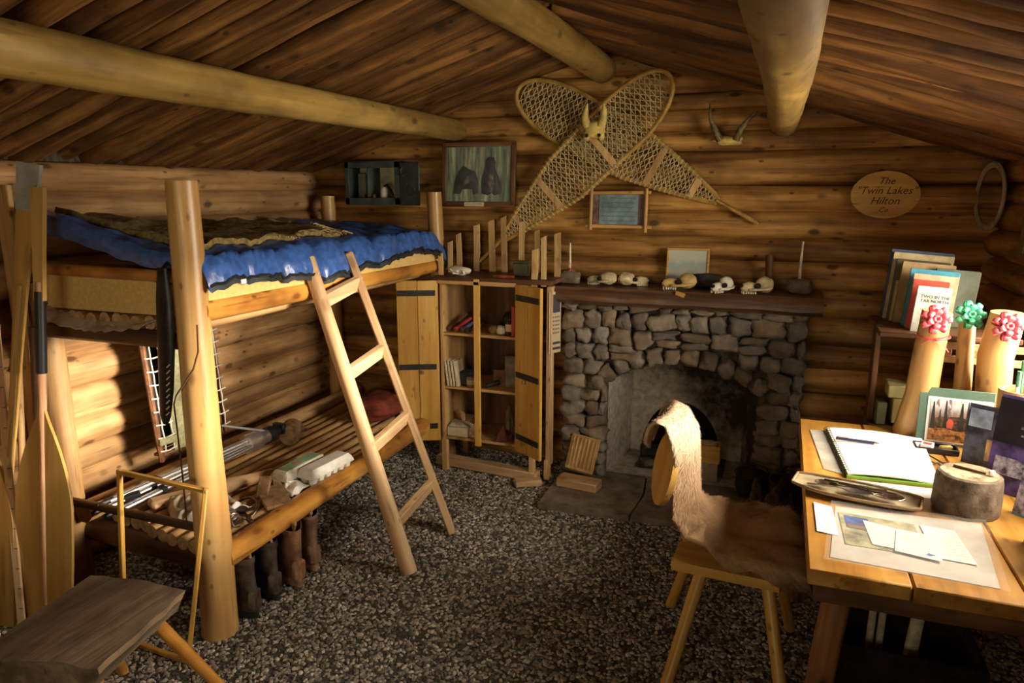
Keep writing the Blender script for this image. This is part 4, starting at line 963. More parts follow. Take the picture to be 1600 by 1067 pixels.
def skull(label, c, s, rz, mat, long=1.0, group='animal skulls on the mantel'):
    t = thing('animal_skull', label, 'skull', c, group, (0, 0, rz)); T = TR(*c) @ RZ(rz)
    R = RY(0).to_3x3()
    mb = MB(); mb.M = T
    mb.blob((0.28*s, 0, 0.34*s), (0.34*s*long, 0.29*s, 0.30*s), 0.12, 2+c[0], 7, 0.0)       # brain case
    mb.blob((-0.30*s*long, 0, 0.24*s), (0.34*s*long, 0.17*s, 0.20*s), 0.14, 5+c[0], 7, 0.1)  # muzzle
    cr = mb.obj('cranium', mat, t, sharp=0)
    for q in (-1, 1):
        mb = MB(); mb.M = T
        mb.tube([(-0.34*s, q*0.20*s, 0.18*s), (-0.08*s, q*0.37*s, 0.20*s), (0.22*s, q*0.40*s, 0.22*s), (0.45*s, q*0.26*s, 0.26*s)], [0.05*s, 0.05*s, 0.045*s, 0.05*s], 8); mb.obj('cheek_bone', mat, t)
        mb = MB(); mb.M = T; mb.blob((-0.06*s, q*0.215*s, 0.32*s), (0.13*s, 0.08*s, 0.11*s), 0.05, 1, 4, 0.0); mb.obj('eye_socket', M_black, t, sharp=0)
        mb = MB(); mb.M = T
        mb.tube([(-0.56*s*long, q*0.10*s, 0.12*s), (-0.55*s*long, q*0.10*s, 0.02*s), (-0.52*s*long, q*0.10*s, -0.0*s)], [0.035*s, 0.03*s, 0.008*s], 6); mb.obj('fang', M_bonew, t)
        mb = MB(); mb.M = T
        for k in range(5): mb.box((-0.46*s*long+k*0.085*s, q*0.14*s, 0.06*s), (0.06*s, 0.05*s, 0.09*s), 0.01*s)
        mb.obj('teeth', M_bonew, t)
    mb = MB(); mb.M = T; mb.blob((-0.60*s*long, 0, 0.30*s), (0.06*s, 0.09*s, 0.08*s), 0.05, 1, 4, 0.0); mb.obj('nose_hole', M_black, t, sharp=0)
    return t
skull('small long animal skull at the left of the mantel next to the ribboned stick', (-0.905, 3.87, MT), 0.118, radians(-12), M_bone, 1.25)
skull('small dark-socketed skull second from left on the mantel', (-0.745, 3.89, MT), 0.118, radians(205), M_bone, 1.2)
skull('orange-tinted animal skull in front of the small landscape painting', (-0.485, 3.83, MT), 0.135, radians(10), plain('golden_bone', (0.62, 0.42, 0.16), 0.5, var=0.15, bmp=0.2), 1.1)
skull('round whitish skull third from right on the mantel', (-0.272, 3.79, MT), 0.125, radians(55), plain('white_bone', (0.74, 0.70, 0.56), 0.6, var=0.1, bmp=0.2), 0.85)
skull('broad skull nearest the wooden post on the mantel', (-0.10, 3.80, MT), 0.135, radians(20), M_bone, 0.95)
mb = MB(); mb.box((-0.82, 3.955, MT+0.024), (0.20, 0.04, 0.048), 0.006); tag(mb.obj('small_plank_box', M_dkw('X')), 'low brown wooden strip behind the two left mantel skulls', 'wood')
mb = MB(); mb.box((-0.47, 3.744, 1.098), (0.05, 0.012, 0.022), 0.002, Matrix.Rotation(0.3, 3, 'Y')); 
tag(mb.obj('paper_note', plain('yellow_tape', (0.45, 0.24, 0.05), 0.5, var=0.1)), 'small yellow strip stuck on the mantel edge', 'label')
tag(log('wooden_post', (-0.045, 3.93, MT), (-0.055, 3.935, MT+0.185), 0.021, 0.019, M_dkw(), None, n=12, seed=90, endmat=M_end), 'short brown wooden post standing at the right of the mantel', 'post')
mb = MB(); mb.blob((-0.36, 3.95, MT+0.038), (0.085, 0.04, 0.038), 0.2, 3, 6, 0.2); tag(mb.obj('dark_stone', plain('dark_rock', (0.05, 0.042, 0.035), 0.8, var=0.3, bmp=0.4), sharp=0), 'low dark stone behind the white skull on the mantel', 'stone')

def picture_mat(name, fn):
    m, nt, b = newmat(name); fn(nt, b); return m
def land(nt, b):
    v = coords(nt, (1, 1, 1), False); sp = nt.nodes.new('ShaderNodeSeparateXYZ'); nt.links.new(v, sp.inputs[0])
    n = noisetex(nt, v, 14, 5, 0.6); n2 = noisetex(nt, v, 40, 4, 0.6)
    h = mth(nt, 'ADD', mth(nt, 'MULTIPLY', sp.outputs[2], 4.6), mth(nt, 'MULTIPLY', n, 0.55))
    c = ramp(nt, h, [(0.18, (0.10, 0.08, 0.04)), (0.33, (0.30, 0.24, 0.14)), (0.48, (0.20, 0.26, 0.28)), (0.62, (0.42, 0.42, 0.34)), (0.78, (0.28, 0.40, 0.40)), (0.95, (0.52, 0.58, 0.48))])
    c = mixc(nt, mth(nt, 'MULTIPLY', n2, 0.3), c, (0.5, 0.45, 0.35, 1))
    nt.links.new(c, b.inputs['Base Color']); b.inputs['Roughness'].default_value = 0.5
M_land = picture_mat('landscape_print', land)
sp_ = thing('small_painting', 'small pale landscape painting in a thin wooden frame on the mantel', 'painting', (-0.47, 3.97, MT))
Tp = TR(-0.468, 3.975, MT+0.002) @ RX(radians(-7))
mb = MB(); mb.box((0, 0, 0.1), (0.205, 0.008, 0.19)); mb.obj('canvas', M_land, sp_, M=Tp)
for nm, c, s in (('frame_strip', (0, -0.004, 0.006), (0.225, 0.018, 0.012)), ('frame_strip', (0, -0.004, 0.197), (0.225, 0.018, 0.012)), ('frame_strip', (-0.107, -0.004, 0.1015), (0.012, 0.018, 0.18)), ('frame_strip', (0.107, -0.004, 0.1015), (0.012, 0.018, 0.18))):
    mb = MB(); mb.box(c, s, 0.003); mb.obj(nm, M_yel('X'), sp_, M=Tp)

# ================================================================== plank cupboard with open doors
cu = thing('plank_cupboard', 'narrow pine plank cupboard standing open left of the fireplace', 'cupboard', (-1.47, 3.83, 0))
CX0, CX1, CY0, CY1, CZ0, CZ1 = -1.79, -1.14, 3.65, 3.99, 0.185, 1.13
XM = -1.335
def part(nm, c, s, mat, par=cu, b=0.003, R=None, lab=None):
    mb = MB(); mb.box(c, s, b, R); return mb.obj(nm, mat, par, label=lab)
mpz = M_pine(); myz = M_yel()
part('side_panel', (CX0+0.01, 3.82, (CZ0+CZ1)/2), (0.02, 0.34, CZ1-CZ0), mpz); part('side_panel', (XM+0.01, 3.82, (CZ0+CZ1)/2), (0.02, 0.34, CZ1-CZ0), mpz)
part('back_panel', (-1.56, 3.985, 0.66), (0.46, 0.012, 0.94), M_dkw())
part('outer_post', (CX1-0.018, 3.73, 0.60), (0.032, 0.05, 1.02), M_lad())
part('top_board', (-1.47, 3.82, CZ1+0.008), (0.70, 0.37, 0.024), M_dkw('X'))
part('top_lip', (-1.56, 3.638, CZ1-0.012), (0.47, 0.016, 0.022), M_pine('X'))
part('center_stile', (-1.557, 3.640, 0.66), (0.036, 0.02, 0.965), myz)
for z in (0.20, 0.505, 0.82): part('shelf', (-1.56, 3.82, z), (0.445, 0.33, 0.016), M_pine('X'))
for x, y_, z0 in ((-1.775, 3.66, 0.19), (-1.235, 3.66, 0.20), (-1.775, 3.96, 0.19), (-1.165, 3.72, 0.12)):
    part('leg', (x, y_, z0/2), (0.034, 0.034, z0), mpz)
def door(hx, hy, ang, wd, sgn):
    # hinge at (hx, hy); the door is two planks wide with three dark straps
    Mh = TR(hx, hy, 0) @ RZ(ang); H = CZ1-0.19
    d = None
    for k in range(2):
        mb = MB(); mb.box((sgn*(wd/4+k*wd/2), 0, 0.19+H/2-0.005), (wd/2-0.002, 0.020, H), 0.003)
        o_ = mb.obj('door' if k == 0 else 'door_plank', myz, cu if k == 0 else d, M=Mh)
        if k == 0: d = o_
    for z in (0.275, 0.63, 1.055):
        mb = MB(); mb.box((sgn*wd*0.52, -0.013, z), (wd*0.90, 0.006, 0.032), 0.001); mb.obj('strap_hinge', M_iron, d, M=Mh)
    mb = MB(); mb.box((sgn*wd*0.42, -0.02, 0.60), (0.016, 0.018, 0.022), 0.003); mb.obj('latch_peg', M_tan, d, M=Mh)
door(CX0-0.005, 3.645, radians(26), 0.235, -1)
door(XM+0.01, 3.640, radians(-34), 0.225, 1)
# split stakes standing around the top like a small picket fence
for i, (x, y_, z1, w) in enumerate(((-1.80, 3.70, 1.275, 0.024), (-1.79, 3.80, 1.335, 0.026), (-1.775, 3.90, 1.375, 0.028), (-1.688, 3.955, 1.425, 0.035), (-1.588, 3.955, 1.452, 0.034), (-1.512, 3.955, 1.474, 0.032), (-1.408, 3.955, 1.448, 0.032), (-1.31, 3.955, 1.40, 0.026), (-1.155, 3.84, 1.395, 0.032), (-1.19, 3.70, 1.382, 0.026), (-1.236, 3.68, 1.316, 0.032))):
    z0 = CZ1+0.02 if i < 9 else CZ1-0.02
    mb = MB(); hh = z1-z0; sl = 0.012
    mb.add([(-w/2, -0.008, 0), (w/2, -0.008, 0), (w/2, 0.008, 0), (-w/2, 0.008, 0), (-w/2, -0.008, hh-sl), (w/2, -0.008, hh), (w/2, 0.008, hh), (-w/2, 0.008, hh-sl),
            (-w/2+.002, -0.010, hh*.5), (w/2+.002, -0.010, hh*.5), (w/2+.002, 0.007, hh*.5), (-w/2+.002, 0.007, hh*.5)],
           [(3, 2, 1, 0), (4, 5, 6, 7), (0, 1, 9, 8), (1, 2, 10, 9), (2, 3, 11, 10), (3, 0, 8, 11), (8, 9, 5, 4), (9, 10, 6, 5), (10, 11, 7, 6), (11, 8, 4, 7)])
    mb.obj('picket', M_strip, cu, M=TR(x, y_, z0) @ RY(random.uniform(-.03, .03)) @ RX(random.uniform(-.02, .02)), sharp=25)

# printed calendar sheet on the cupboard's outer post
ca = thing('wall_calendar', 'narrow printed calendar sheet hanging on the right side of the cupboard', 'calendar', (-1.13, 3.72, 0.76))
Tc = TR(-1.136, 3.74, 0.91) @ RZ(radians(62))
mb = MB(); mb.box((0, 0, 0), (0.09, 0.003, 0.34)); mb.obj('sheet', M_cream, ca, M=Tc)
mb = MB(); mb.box((0, -0.0025, 0.105), (0.075, 0.001, 0.10)); mb.obj('printed_picture', M_ink, ca, M=Tc)
mb = MB()
for r in range(5):
    for k in range(5): mb.box((-0.028+k*0.014, -0.0025, 0.03-r*0.022), (0.006, 0.001, 0.009))
for z in (-0.115, -0.145): mb.box((0, -0.0025, z), (0.08, 0.001, 0.014))
o = mb.obj('printed_days', M_ink, ca, M=Tc); o['kind'] = 'stuff'

# --- contents of the cupboard
def boxy(nm, label, cat, c, s, mat, rz=0, b=0.004, group='things on the cupboard shelves'):
    mb = MB(); mb.box(c, s, b, Matrix.Rotation(rz, 3, 'Z')); return tag(mb.obj(nm, mat), label, cat, group)
def can(nm, label, cat, c, r, h, mat, lidm, band=None, group='things on the cupboard shelves'):
    t = thing(nm, label, cat, c, group); T = TR(*c)
    mb = MB(); mb.lathe([(0.001, 0), (r, 0), (r, h*0.84), (r*0.8, h*0.88)], 16, T); mb.obj('body', mat, t)
    mb = MB(); mb.lathe([(r*0.82, h*0.86), (r*0.82, h), (0.001, h)], 16, T); mb.obj('lid', lidm, t)
    if band: mb = MB(); mb.lathe([(r*1.01, h*0.25), (r*1.01, h*0.68)], 16, T); mb.obj('label_band', band, t)
S3, S2, S1 = 0.829, 0.514, 0.209
can('ink_bottle', 'dark bottle with cream label on the top cupboard shelf', 'bottle', (-1.385, 3.70, S3), 0.024, 0.095, plain('brown_glass', (0.05, 0.03, 0.015), 0.15, var=0.1), M_blk, M_cream)
mb = MB(); mb.blob((-1.435, 3.70, S3+0.026), (0.03, 0.025, 0.026), 0.2, 6, 5, 0.1); tag(mb.obj('shell', M_bonew, sharp=0), 'pale round shell left of the dark bottle', 'shell', 'things on the cupboard shelves')
mb = MB(); mb.blob((-1.485, 3.72, S3+0.022), (0.035, 0.03, 0.022), 0.3, 16, 5, 0.1); tag(mb.obj('tan_pouch', M_tan, sharp=0), 'small tan pouch behind the centre stile on the top shelf', 'pouch', 'things on the cupboard shelves')
boxy('red_white_tin', 'tall red and white tin at the right edge of the top shelf', 'tin', (-1.352, 3.69, S3+0.085), (0.020, 0.06, 0.17), M_red)
boxy('grey_bundle', 'grey cloth bundle at the back of the top shelf', 'bundle', (-1.43, 3.86, S3+0.05), (0.11, 0.09, 0.10), M_lin, 0.2, 0.02)
for i, (lab, x, m, ln) in enumerate((('brown wooden handle leaning in the top left shelf', -1.735, M_dkw('Y'), 0.26), ('red handled tool lying on the top left shelf', -1.69, M_red, 0.2), ('blue and white tube lying on the top left shelf', -1.645, plain('blue_print', (0.10, 0.14, 0.30), 0.5), 0.17), ('rust coloured wooden tool at the front of the top left shelf', -1.60, M_rust, 0.14))):
    mb = MB(); mb.tube([(x-0.02, 3.68, S3+0.014), (x+0.03, 3.68+ln*0.6, S3+0.014+0.25*ln)], [0.013, 0.010], 8); tag(mb.obj('hand_tool', m), lab, 'tool', 'tools on the top cupboard shelf')
for i in range(4):
    mb = MB(); mb.box((-1.755+i*0.019, 3.70, S2+0.075), (0.012, 0.10, 0.15), 0.002, Matrix.Rotation(-0.13, 3, 'Y')); tag(mb.obj('pamphlet', M_cream if i % 2 else M_bonew), ['pale pamphlet nearest the left cupboard side', 'cream pamphlet second from the left cupboard side', 'pale pamphlet third from the left cupboard side', 'cream pamphlet standing next to the grey tin box'][i], 'pamphlet', 'pamphlets on the middle shelf')
boxy('grey_tin_box', 'dark grey tin box on the middle left shelf', 'box', (-1.665, 3.74, S2+0.04), (0.07, 0.10, 0.08), M_lin)
can('tin_can', 'small open tin can at the front of the middle left shelf', 'can', (-1.617, 3.69, S2), 0.027, 0.062, M_tan, M_steel, M_cream)
boxy('red_carton', 'small red and cream carton on the middle right shelf', 'carton', (-1.465, 3.76, S2+0.05), (0.075, 0.04, 0.10), plain('faded_red_card', (0.30, 0.12, 0.08), 0.7, var=0.2))
t = boxy('canister_box', 'tall grey rectangular canister at the right of the middle shelf', 'canister', (-1.385, 3.76, S2+0.095), (0.085, 0.06, 0.19), plain('grey_tin', (0.20, 0.17, 0.12), 0.5, var=0.2))
mb = MB(); mb.tube([(-1.52, 3.68, S2+0.014), (-1.46, 3.72, S2+0.03)], [0.013, 0.016], 8); tag(mb.obj('torch', M_blk), 'short black torch lying on the middle right shelf', 'torch', 'things on the cupboard shelves')
boxy('cream_book_stack', 'cream cardboard box on the bottom left shelf', 'box', (-1.70, 3.71, S1+0.028), (0.13, 0.09, 0.055), M_cream)
crumple('grey_cloth', 'folded grey cloth on top of the cream box in the cupboard', (-1.70, 3.71, S1+0.056), 0.13, 0.09, 0.03, 0, M_cloth, 21)
pl = thing('hand_plane', 'small wooden hand plane on the bottom left cupboard shelf', 'plane', (-1.73, 3.80, S1+0.06), 'things on the cupboard shelves')
part('sole_block', (-1.72, 3.84, S1+0.03), (0.06, 0.16, 0.06), M_lad('Y'), pl); mb = MB(); mb.tube([(-1.72, 3.80, S1+0.05), (-1.715, 3.77, S1+0.10), (-1.73, 3.74, S1+0.135)], [0.012, 0.02, 0.012], 8); mb.obj('tote', M_lad(), pl)
mb = MB(); mb.lathe([(0.001, 0), (0.03, 0.0), (0.036, 0.03), (0.02, 0.055), (0.001, 0.06)], 14, TR(-1.635, 3.74, S1)); tag(mb.obj('turned_spinning_top', M_tan), 'round brown wooden spinning top on the bottom left shelf', 'spinning top', 'things on the cupboard shelves')
crumple('red_bag', 'dark red cloth bag hanging over the bottom right shelf', (-1.43, 3.72, S1), 0.10, 0.12, 0.16, 0.4, plain('maroon_cloth', (0.16, 0.045, 0.03), 0.9, var=0.2), 31, 'bag')
crumple('tan_bag', 'grey tan cloth bag at the right of the bottom shelf', (-1.385, 3.77, S1), 0.08, 0.11, 0.20, 0.1, plain('dull_tan_cloth', (0.22, 0.18, 0.12), 0.9, var=0.2), 35, 'bag')
# on top of the cupboard
mb = MB()
t = thing('bird_skull_bundle', 'small pale bone and twine bundle on top of the cupboard', 'bundle', (-1.70, 3.70, CZ1+0.02))
mb = MB(); mb.blob((-1.69, 3.72, CZ1+0.045), (0.065, 0.03, 0.025), 0.3, 2, 6, 0.0); mb.obj('bone', M_bonew, t, sharp=0)
mb = MB(); mb.tube([(-1.75+0.012*i+0.01*sin(i*2), 3.69+0.01*cos(i*3), CZ1+0.03+0.012*sin(i*1.3)+0.012) for i in range(10)], 0.006, 6); mb.obj('twine', M_cord, t)
t = thing('green_tin', 'small dull green metal tin on the right of the cupboard top', 'tin', (-1.33, 3.77, CZ1+0.02))
part('body', (-1.345, 3.78, CZ1+0.06), (0.085, 0.06, 0.075), plain('green_enamel', (0.10, 0.115, 0.06), 0.45, var=0.15), t, 0.006); part('lid', (-1.345, 3.78, CZ1+0.102), (0.089, 0.064, 0.012), plain('green_enamel', (0, 0, 0)), t, 0.003)
mb = MB(); mb.tube([(-1.47, 3.67, CZ1+0.028), (-1.40, 3.675, CZ1+0.028), (-1.35, 3.678, CZ1+0.028)], [0.007, 0.010, 0.009], 8); tag(mb.obj('pocket_knife', plain('rust_red_paint', (0.30, 0.07, 0.03), 0.4, var=0.2)), 'rust red knife handle lying at the front of the cupboard top', 'knife')
# threshold plank under the cupboard
mb = MB(); mb.box((-1.53, 3.70, 0.032), (0.66, 0.07, 0.055), 0.006, Matrix.Rotation(-0.10, 3, 'Z')); tag(mb.obj('floor_plank', M_lad('X')), 'long wooden plank lying on the gravel under the cupboard', 'plank')
mb = MB(); mb.box((-1.24, 3.60, 0.02), (0.15, 0.07, 0.035), 0.005, Matrix.Rotation(0.55, 3, 'Z')); tag(mb.obj('plank_offcut', M_lad('X')), 'short plank offcut by the right front leg of the cupboard', 'plank')

# ================================================================== on the back wall
# dark green metal box with a glazed front and open door
WY = 4.015
gb = thing('metal_wall_box', 'dark green metal box with its door open high on the back wall', 'wall box', (-2.33, 3.95, 1.53))
M_gr = plain('dark_green_metal', (0.065, 0.085, 0.078), 0.45, var=0.15, bmp=0.05)
gx0, gx1, gz0, gz1, gy0, gy1 = -2.51, -2.135, 1.535, 1.785, 3.86, 4.03
for nm, c, s in (('back_plate', ((gx0+gx1)/2, gy1, (gz0+gz1)/2), (gx1-gx0, 0.006, gz1-gz0)), ('top_plate', ((gx0+gx1)/2, (gy0+gy1)/2, gz1), (gx1-gx0, gy1-gy0, 0.006)), ('bottom_plate', ((gx0+gx1)/2, (gy0+gy1)/2, gz0), (gx1-gx0, gy1-gy0, 0.006)),
                 ('side_plate', (gx0, (gy0+gy1)/2, (gz0+gz1)/2), (0.006, gy1-gy0, gz1-gz0)), ('side_plate', (gx1, (gy0+gy1)/2, (gz0+gz1)/2), (0.006, gy1-gy0, gz1-gz0)),
                 ('front_rim', ((gx0+gx1)/2, gy0, gz1-0.018), (gx1-gx0, 0.006, 0.036)), ('front_rim', ((gx0+gx1)/2, gy0, gz0+0.020), (gx1-gx0, 0.006, 0.040)), ('front_rim', (gx0+0.014, gy0, (gz0+gz1)/2), (0.028, 0.006, gz1-gz0)), ('front_rim', (gx1-0.018, gy0, (gz0+gz1)/2), (0.036, 0.006, gz1-gz0))):
    part(nm, c, s, M_gr, gb, 0.002)
part('inner_lining', ((gx0+gx1)/2, gy1-0.008, (gz0+gz1)/2), (gx1-gx0-0.02, 0.006, gz1-gz0-0.02), plain('pale_lining', (0.70, 0.63, 0.40), 0.7, var=0.15, scale=9), gb, 0)
part('divider', (-2.365, 3.95, 1.66), (0.012, 0.14, 0.23), M_gr, gb, 0.002)
Md = TR(gx1+0.004, gy0, 0) @ RZ(radians(-14)); mb = MB(); mb.box((0.075, 0, (gz0+gz1)/2-0.004), (0.148, 0.012, gz1-gz0), 0.004); dr = mb.obj('door', M_gr, gb, M=Md)
mb = MB(); mb.tube([(0.03, -0.010, 1.752), (0.018, -0.014, 1.735), (0.022, -0.014, 1.715), (0.034, -0.012, 1.70), (0.042, -0.010, 1.715)], 0.004, 6); mb.obj('hook', M_steel, dr, M=Md)
mb = MB(); mb.lathe([(0.030, -0.002), (0.030, 0.003), (0.026, 0.004), (0.001, 0.002)], 20, TR(0.085, -0.006, 1.615) @ RX(radians(90))); mb.obj('embossed_ring', M_gr, dr, M=Md)
IZ = gz0+0.042
def inbox(nm, lab, cat, o): return tag(o, lab, cat, 'things inside the metal wall box')
pt = thing('milk_pitcher', 'small white pitcher with a black handle inside the metal wall box', 'pitcher', (-2.255, 3.93, gz0+0.003), 'things inside the metal wall box')
T = TR(-2.27, 3.91, gz0+0.004); mb = MB(); mb.lathe([(0.001, 0), (0.024, 0), (0.026, 0.01), (0.025, 0.08), (0.018, 0.098), (0.001, 0.10)], 16, T); mb.obj('body', plain('white_enamel', (0.55, 0.52, 0.42), 0.35, var=0.05), pt)
mb = MB(); mb.tube([T @ Vector(p) for p in ((0.0, 0, 0.105), (0.02, -0.004, 0.112), (0.045, -0.008, 0.085), (0.065, -0.01, 0.05))], [0.006, 0.008, 0.008, 0.009], 8); mb.obj('handle', M_blk, pt)
mb = MB(); mb.lathe([(0.001, 0), (0.02, 0), (0.02, 0.04), (0.001, 0.042)], 12, TR(-2.205, 3.95, gz0+0.004)); tag(mb.obj('small_jar', M_cream), 'small cream jar right of the pitcher in the metal wall box', 'jar', 'things inside the metal wall box')
for i, x in enumerate((-2.405, -2.335)):
    t = thing('brass_oil_lamp', ['small brass fitting left of the divider in the metal wall box', 'small brass fitting right of the divider in the metal wall box'][i], 'fitting', (x, 3.90, gz0+0.003), 'things inside the metal wall box')
    mb = MB(); mb.lathe([(0.001, 0), (0.016, 0), (0.018, 0.012), (0.008, 0.03), (0.010, 0.045), (0.003, 0.06), (0.001, 0.06)], 12, TR(x, 3.90, gz0+0.004)); mb.obj('body', plain('brass', (0.55, 0.36, 0.14), 0.3, metal=0.9), t)
boxy('grey_slab', 'tall pale grey slab at the left inside the metal wall box', 'slab', (-2.455, 3.97, 1.64), (0.055, 0.02, 0.16), plain('pale_grey', (0.34, 0.35, 0.28), 0.6), 0, 0.003, 'things inside the metal wall box')

# framed dark print of two large animals among trees
def bears(nt, b):
    v = coords(nt, (1, 1, 1), False); sp = nt.nodes.new('ShaderNodeSeparateXYZ'); nt.links.new(v, sp.inputs[0])
    mp = nt.nodes.new('ShaderNodeMapping'); nt.links.new(v, mp.inputs[0]); mp.inputs['Scale'].default_value = (1, 1, 0.12)
    n = noisetex(nt, mp.outputs[0], 34, 4, 0.6); n2 = noisetex(nt, v, 26, 5, 0.6)
    c = ramp(nt, n, [(0.35, (0.06, 0.09, 0.06)), (0.52, (0.22, 0.27, 0.16)), (0.66, (0.58, 0.60, 0.38))])
    g = ramp(nt, mth(nt, 'ADD', mth(nt, 'MULTIPLY', sp.outputs[2], 6.0), mth(nt, 'MULTIPLY', n2, 0.35)), [(0.30, (1, 1, 1)), (0.36, (0, 0, 0))])
    c = mixc(nt, g, c, (0.46, 0.45, 0.27, 1))
    nt.links.new(c, b.inputs['Base Color']); b.inputs['Roughness'].default_value = 0.6
M_bear = picture_mat('forest_print', bears)
fpz = thing('framed_print', 'large dark framed print of animals among trees on the back wall', 'framed picture', (-1.685, 3.98, 1.53))
Tp = TR(-1.684, 3.975, 1.525) @ RX(radians(-3))
mb = MB(); mb.box((0, 0, 0.185), (0.41, 0.006, 0.31)); pr_ = mb.obj('print', M_bear, fpz, M=Tp)
M_bd = plain('painted_fur', (0.035, 0.030, 0.025), 0.7, var=0.3, scale=40); M_bd2 = plain('painted_fur_light', (0.15, 0.13, 0.09), 0.7, var=0.3, scale=40)
def flat(nm, poly, m, y=-0.0042):
    mb = MB(); mb.prism(poly, 0, 0.0008, TR(0, y, 0) @ RX(radians(90))); return mb.obj(nm, m, pr_, M=Tp, sharp=0)
flat('painted_animal', [(-0.16, 0.075), (-0.15, 0.15), (-0.125, 0.205), (-0.095, 0.235), (-0.06, 0.215), (-0.02, 0.20), (0.0, 0.15), (0.0, 0.075), (-0.03, 0.07), (-0.04, 0.10), (-0.10, 0.10), (-0.115, 0.07)], M_bd)
flat('painted_animal', [(0.02, 0.075), (0.02, 0.16), (0.04, 0.22), (0.045, 0.265), (0.065, 0.285), (0.095, 0.28), (0.108, 0.255), (0.105, 0.215), (0.125, 0.175), (0.145, 0.11), (0.15, 0.075), (0.10, 0.065), (0.085, 0.08), (0.06, 0.065)], M_bd)
flat('painted_chest', [(0.055, 0.09), (0.05, 0.15), (0.07, 0.20), (0.09, 0.19), (0.098, 0.13), (0.088, 0.08)], M_bd2, -0.0052)
flat('painted_flank', [(-0.10, 0.11), (-0.09, 0.17), (-0.05, 0.18), (-0.06, 0.14)], M_bd2, -0.0052)
for nm, c, s in (('frame_strip', (0, -0.004, 0.014), (0.46, 0.024, 0.030)), ('frame_strip', (0, -0.004, 0.355), (0.46, 0.024, 0.030)), ('frame_strip', (-0.217, -0.004, 0.1845), (0.028, 0.024, 0.36)), ('frame_strip', (0.217, -0.004, 0.1845), (0.028, 0.024, 0.36))):
    mb = MB(); mb.box(c, s, 0.005); mb.obj(nm, M_dkw('X' if s[0] > 0.1 else 'Z'), fpz, M=Tp)
mb = MB(); mb.box((0, -0.009, 0.185), (0.41, 0.002, 0.31)); mb.obj('glass_pane', M_pane, fpz, M=Tp)
mb = MB(); mb.box((-0.02, -0.018, 0.013), (0.125, 0.003, 0.024)); pc_ = mb.obj('name_card', M_cream, fpz, M=Tp)
mb = MB(); mb.M = TR(-0.02, -0.0200, 0.013) @ RX(radians(90)); scribble(mb, -0.05, 0.05, 0, 0, 0.004, 3); mb.obj('card_lettering', M_ink, pc_, M=Tp)

# crossed snowshoes
def snowshoe(label, toe, tail, y, wmax, seed):
    toe = Vector((toe[0], y, toe[1])); tail = Vector((tail[0], y, tail[1])); ax = (tail-toe); L = ax.length; ax /= L
    nrm = Vector((0, -1, 0)); sd = ax.cross(nrm).normalized()
    t = thing('snowshoe', label, 'snowshoe', toe.lerp(tail, 0.5), 'snowshoes crossed on the back wall')
    def W(s):
        if s < 0.22: k = s/0.22; return wmax*sqrt(max(0, 1-(1-k)**2))**0.95
        if s < 0.50: return wmax*(1-0.06*((s-0.22)/0.28))
        if s < 0.84: k = (s-0.50)/0.34; return wmax*0.94*(1-k)**0.85*(1)+0.010*k
        return 0.010
    def P(s, w, o=0): return toe+ax*(s*L)+sd*w+nrm*o
    M_fr = plain('ash_frame_wood', (0.44, 0.26, 0.06), 0.45, var=0.15, bmp=0.1)
    ss = [0.0, 0.003, 0.01, 0.022, 0.04]+[0.065+0.0258*i for i in range(31)]
    left = [P(s, W(s), 0.03*max(0, 0.15-s)/0.15) for s in ss]; right = [P(s, -W(s), 0.03*max(0, 0.15-s)/0.15) for s in ss]
    mb = MB(); mb.tube(list(reversed(left))+right[1:], 0.0125, 8); mb.obj('bent_frame', M_fr, t)
    mb = MB(); mb.bar(P(0.83, 0), P(1.0, 0), 0.030, 0.020, 0.006, up=tuple(sd)); mb.obj('tail', M_fr, t)
    for s in (0.335, 0.585, 0.745):
        mb = MB(); w = W(s)
        mb.bar(P(s, -w, 0.006), P(s, w, 0.006), 0.036, 0.012, 0.002, up=tuple(nrm)); mb.obj('cross_bar', M_pine(), t)
    # rawhide lacing: three families of thongs clipped to the outline, between the bars
    mb = MB(); rr = random.Random(seed); r = 0.0026
    def line(p0, d, smin, smax):
        pts = []
        for k in range(-120, 121):
            q = p0+d*(k*0.006); s = q.dot(Vector((1, 0)))/L
            if smin <= s <= smax and abs(q.y) < W(s)-0.002: pts.append(q)
            elif pts: break
        if len(pts) > 2:
            a, b = pts[0], pts[-1]; m_ = (a+b)/2+Vector((rr.uniform(-.004, .004), rr.uniform(-.004, .004)))
            mb.tube([P(a.x/L, a.y, 0.006), P(m_.x/L, m_.y, 0.007+rr.uniform(-.003, .003)), P(b.x/L, b.y, 0.006)], r, 4, cap=False)
    for s0, s1, st in ((0.02, 0.325, 0.026), (0.345, 0.575, 0.024), (0.595, 0.735, 0.020), (0.755, 0.83, 0.018)):
        x = s0*L-0.3
        while x < s1*L+0.3:
            line(Vector((x, 0)), Vector((0.62, 0.78)), s0, s1); line(Vector((x, 0)), Vector((0.62, -0.78)), s0, s1)
            x += st*1.3
        x = s0*L
        while x < s1*L: line(Vector((x, 0)), Vector((0, 1)), s0, s1); x += st*1.1
    o = mb.obj('rawhide_lacing', plain('rawhide', (0.52, 0.42, 0.20), 0.6, var=0.1), t); o['kind'] = 'stuff'
    mb = MB()
    for k in range(26):
        s = 0.30+0.018*k; 
        if s > 0.80: break
        for q in (-1, 1):
            c = P(s, q*W(s), 0); mb.tube([c-ax*0.004+nrm*0.0, c+ax*0.004], 0.0155, 8)
    o = mb.obj('frame_windings', plain('rawhide', (0, 0, 0)), t); o['kind'] = 'stuff'
    return t
snowshoe('snowshoe whose tail points down to the right on the back wall', (-1.435, 2.165), (-0.118, 1.448), 3.995, 0.145, 2)
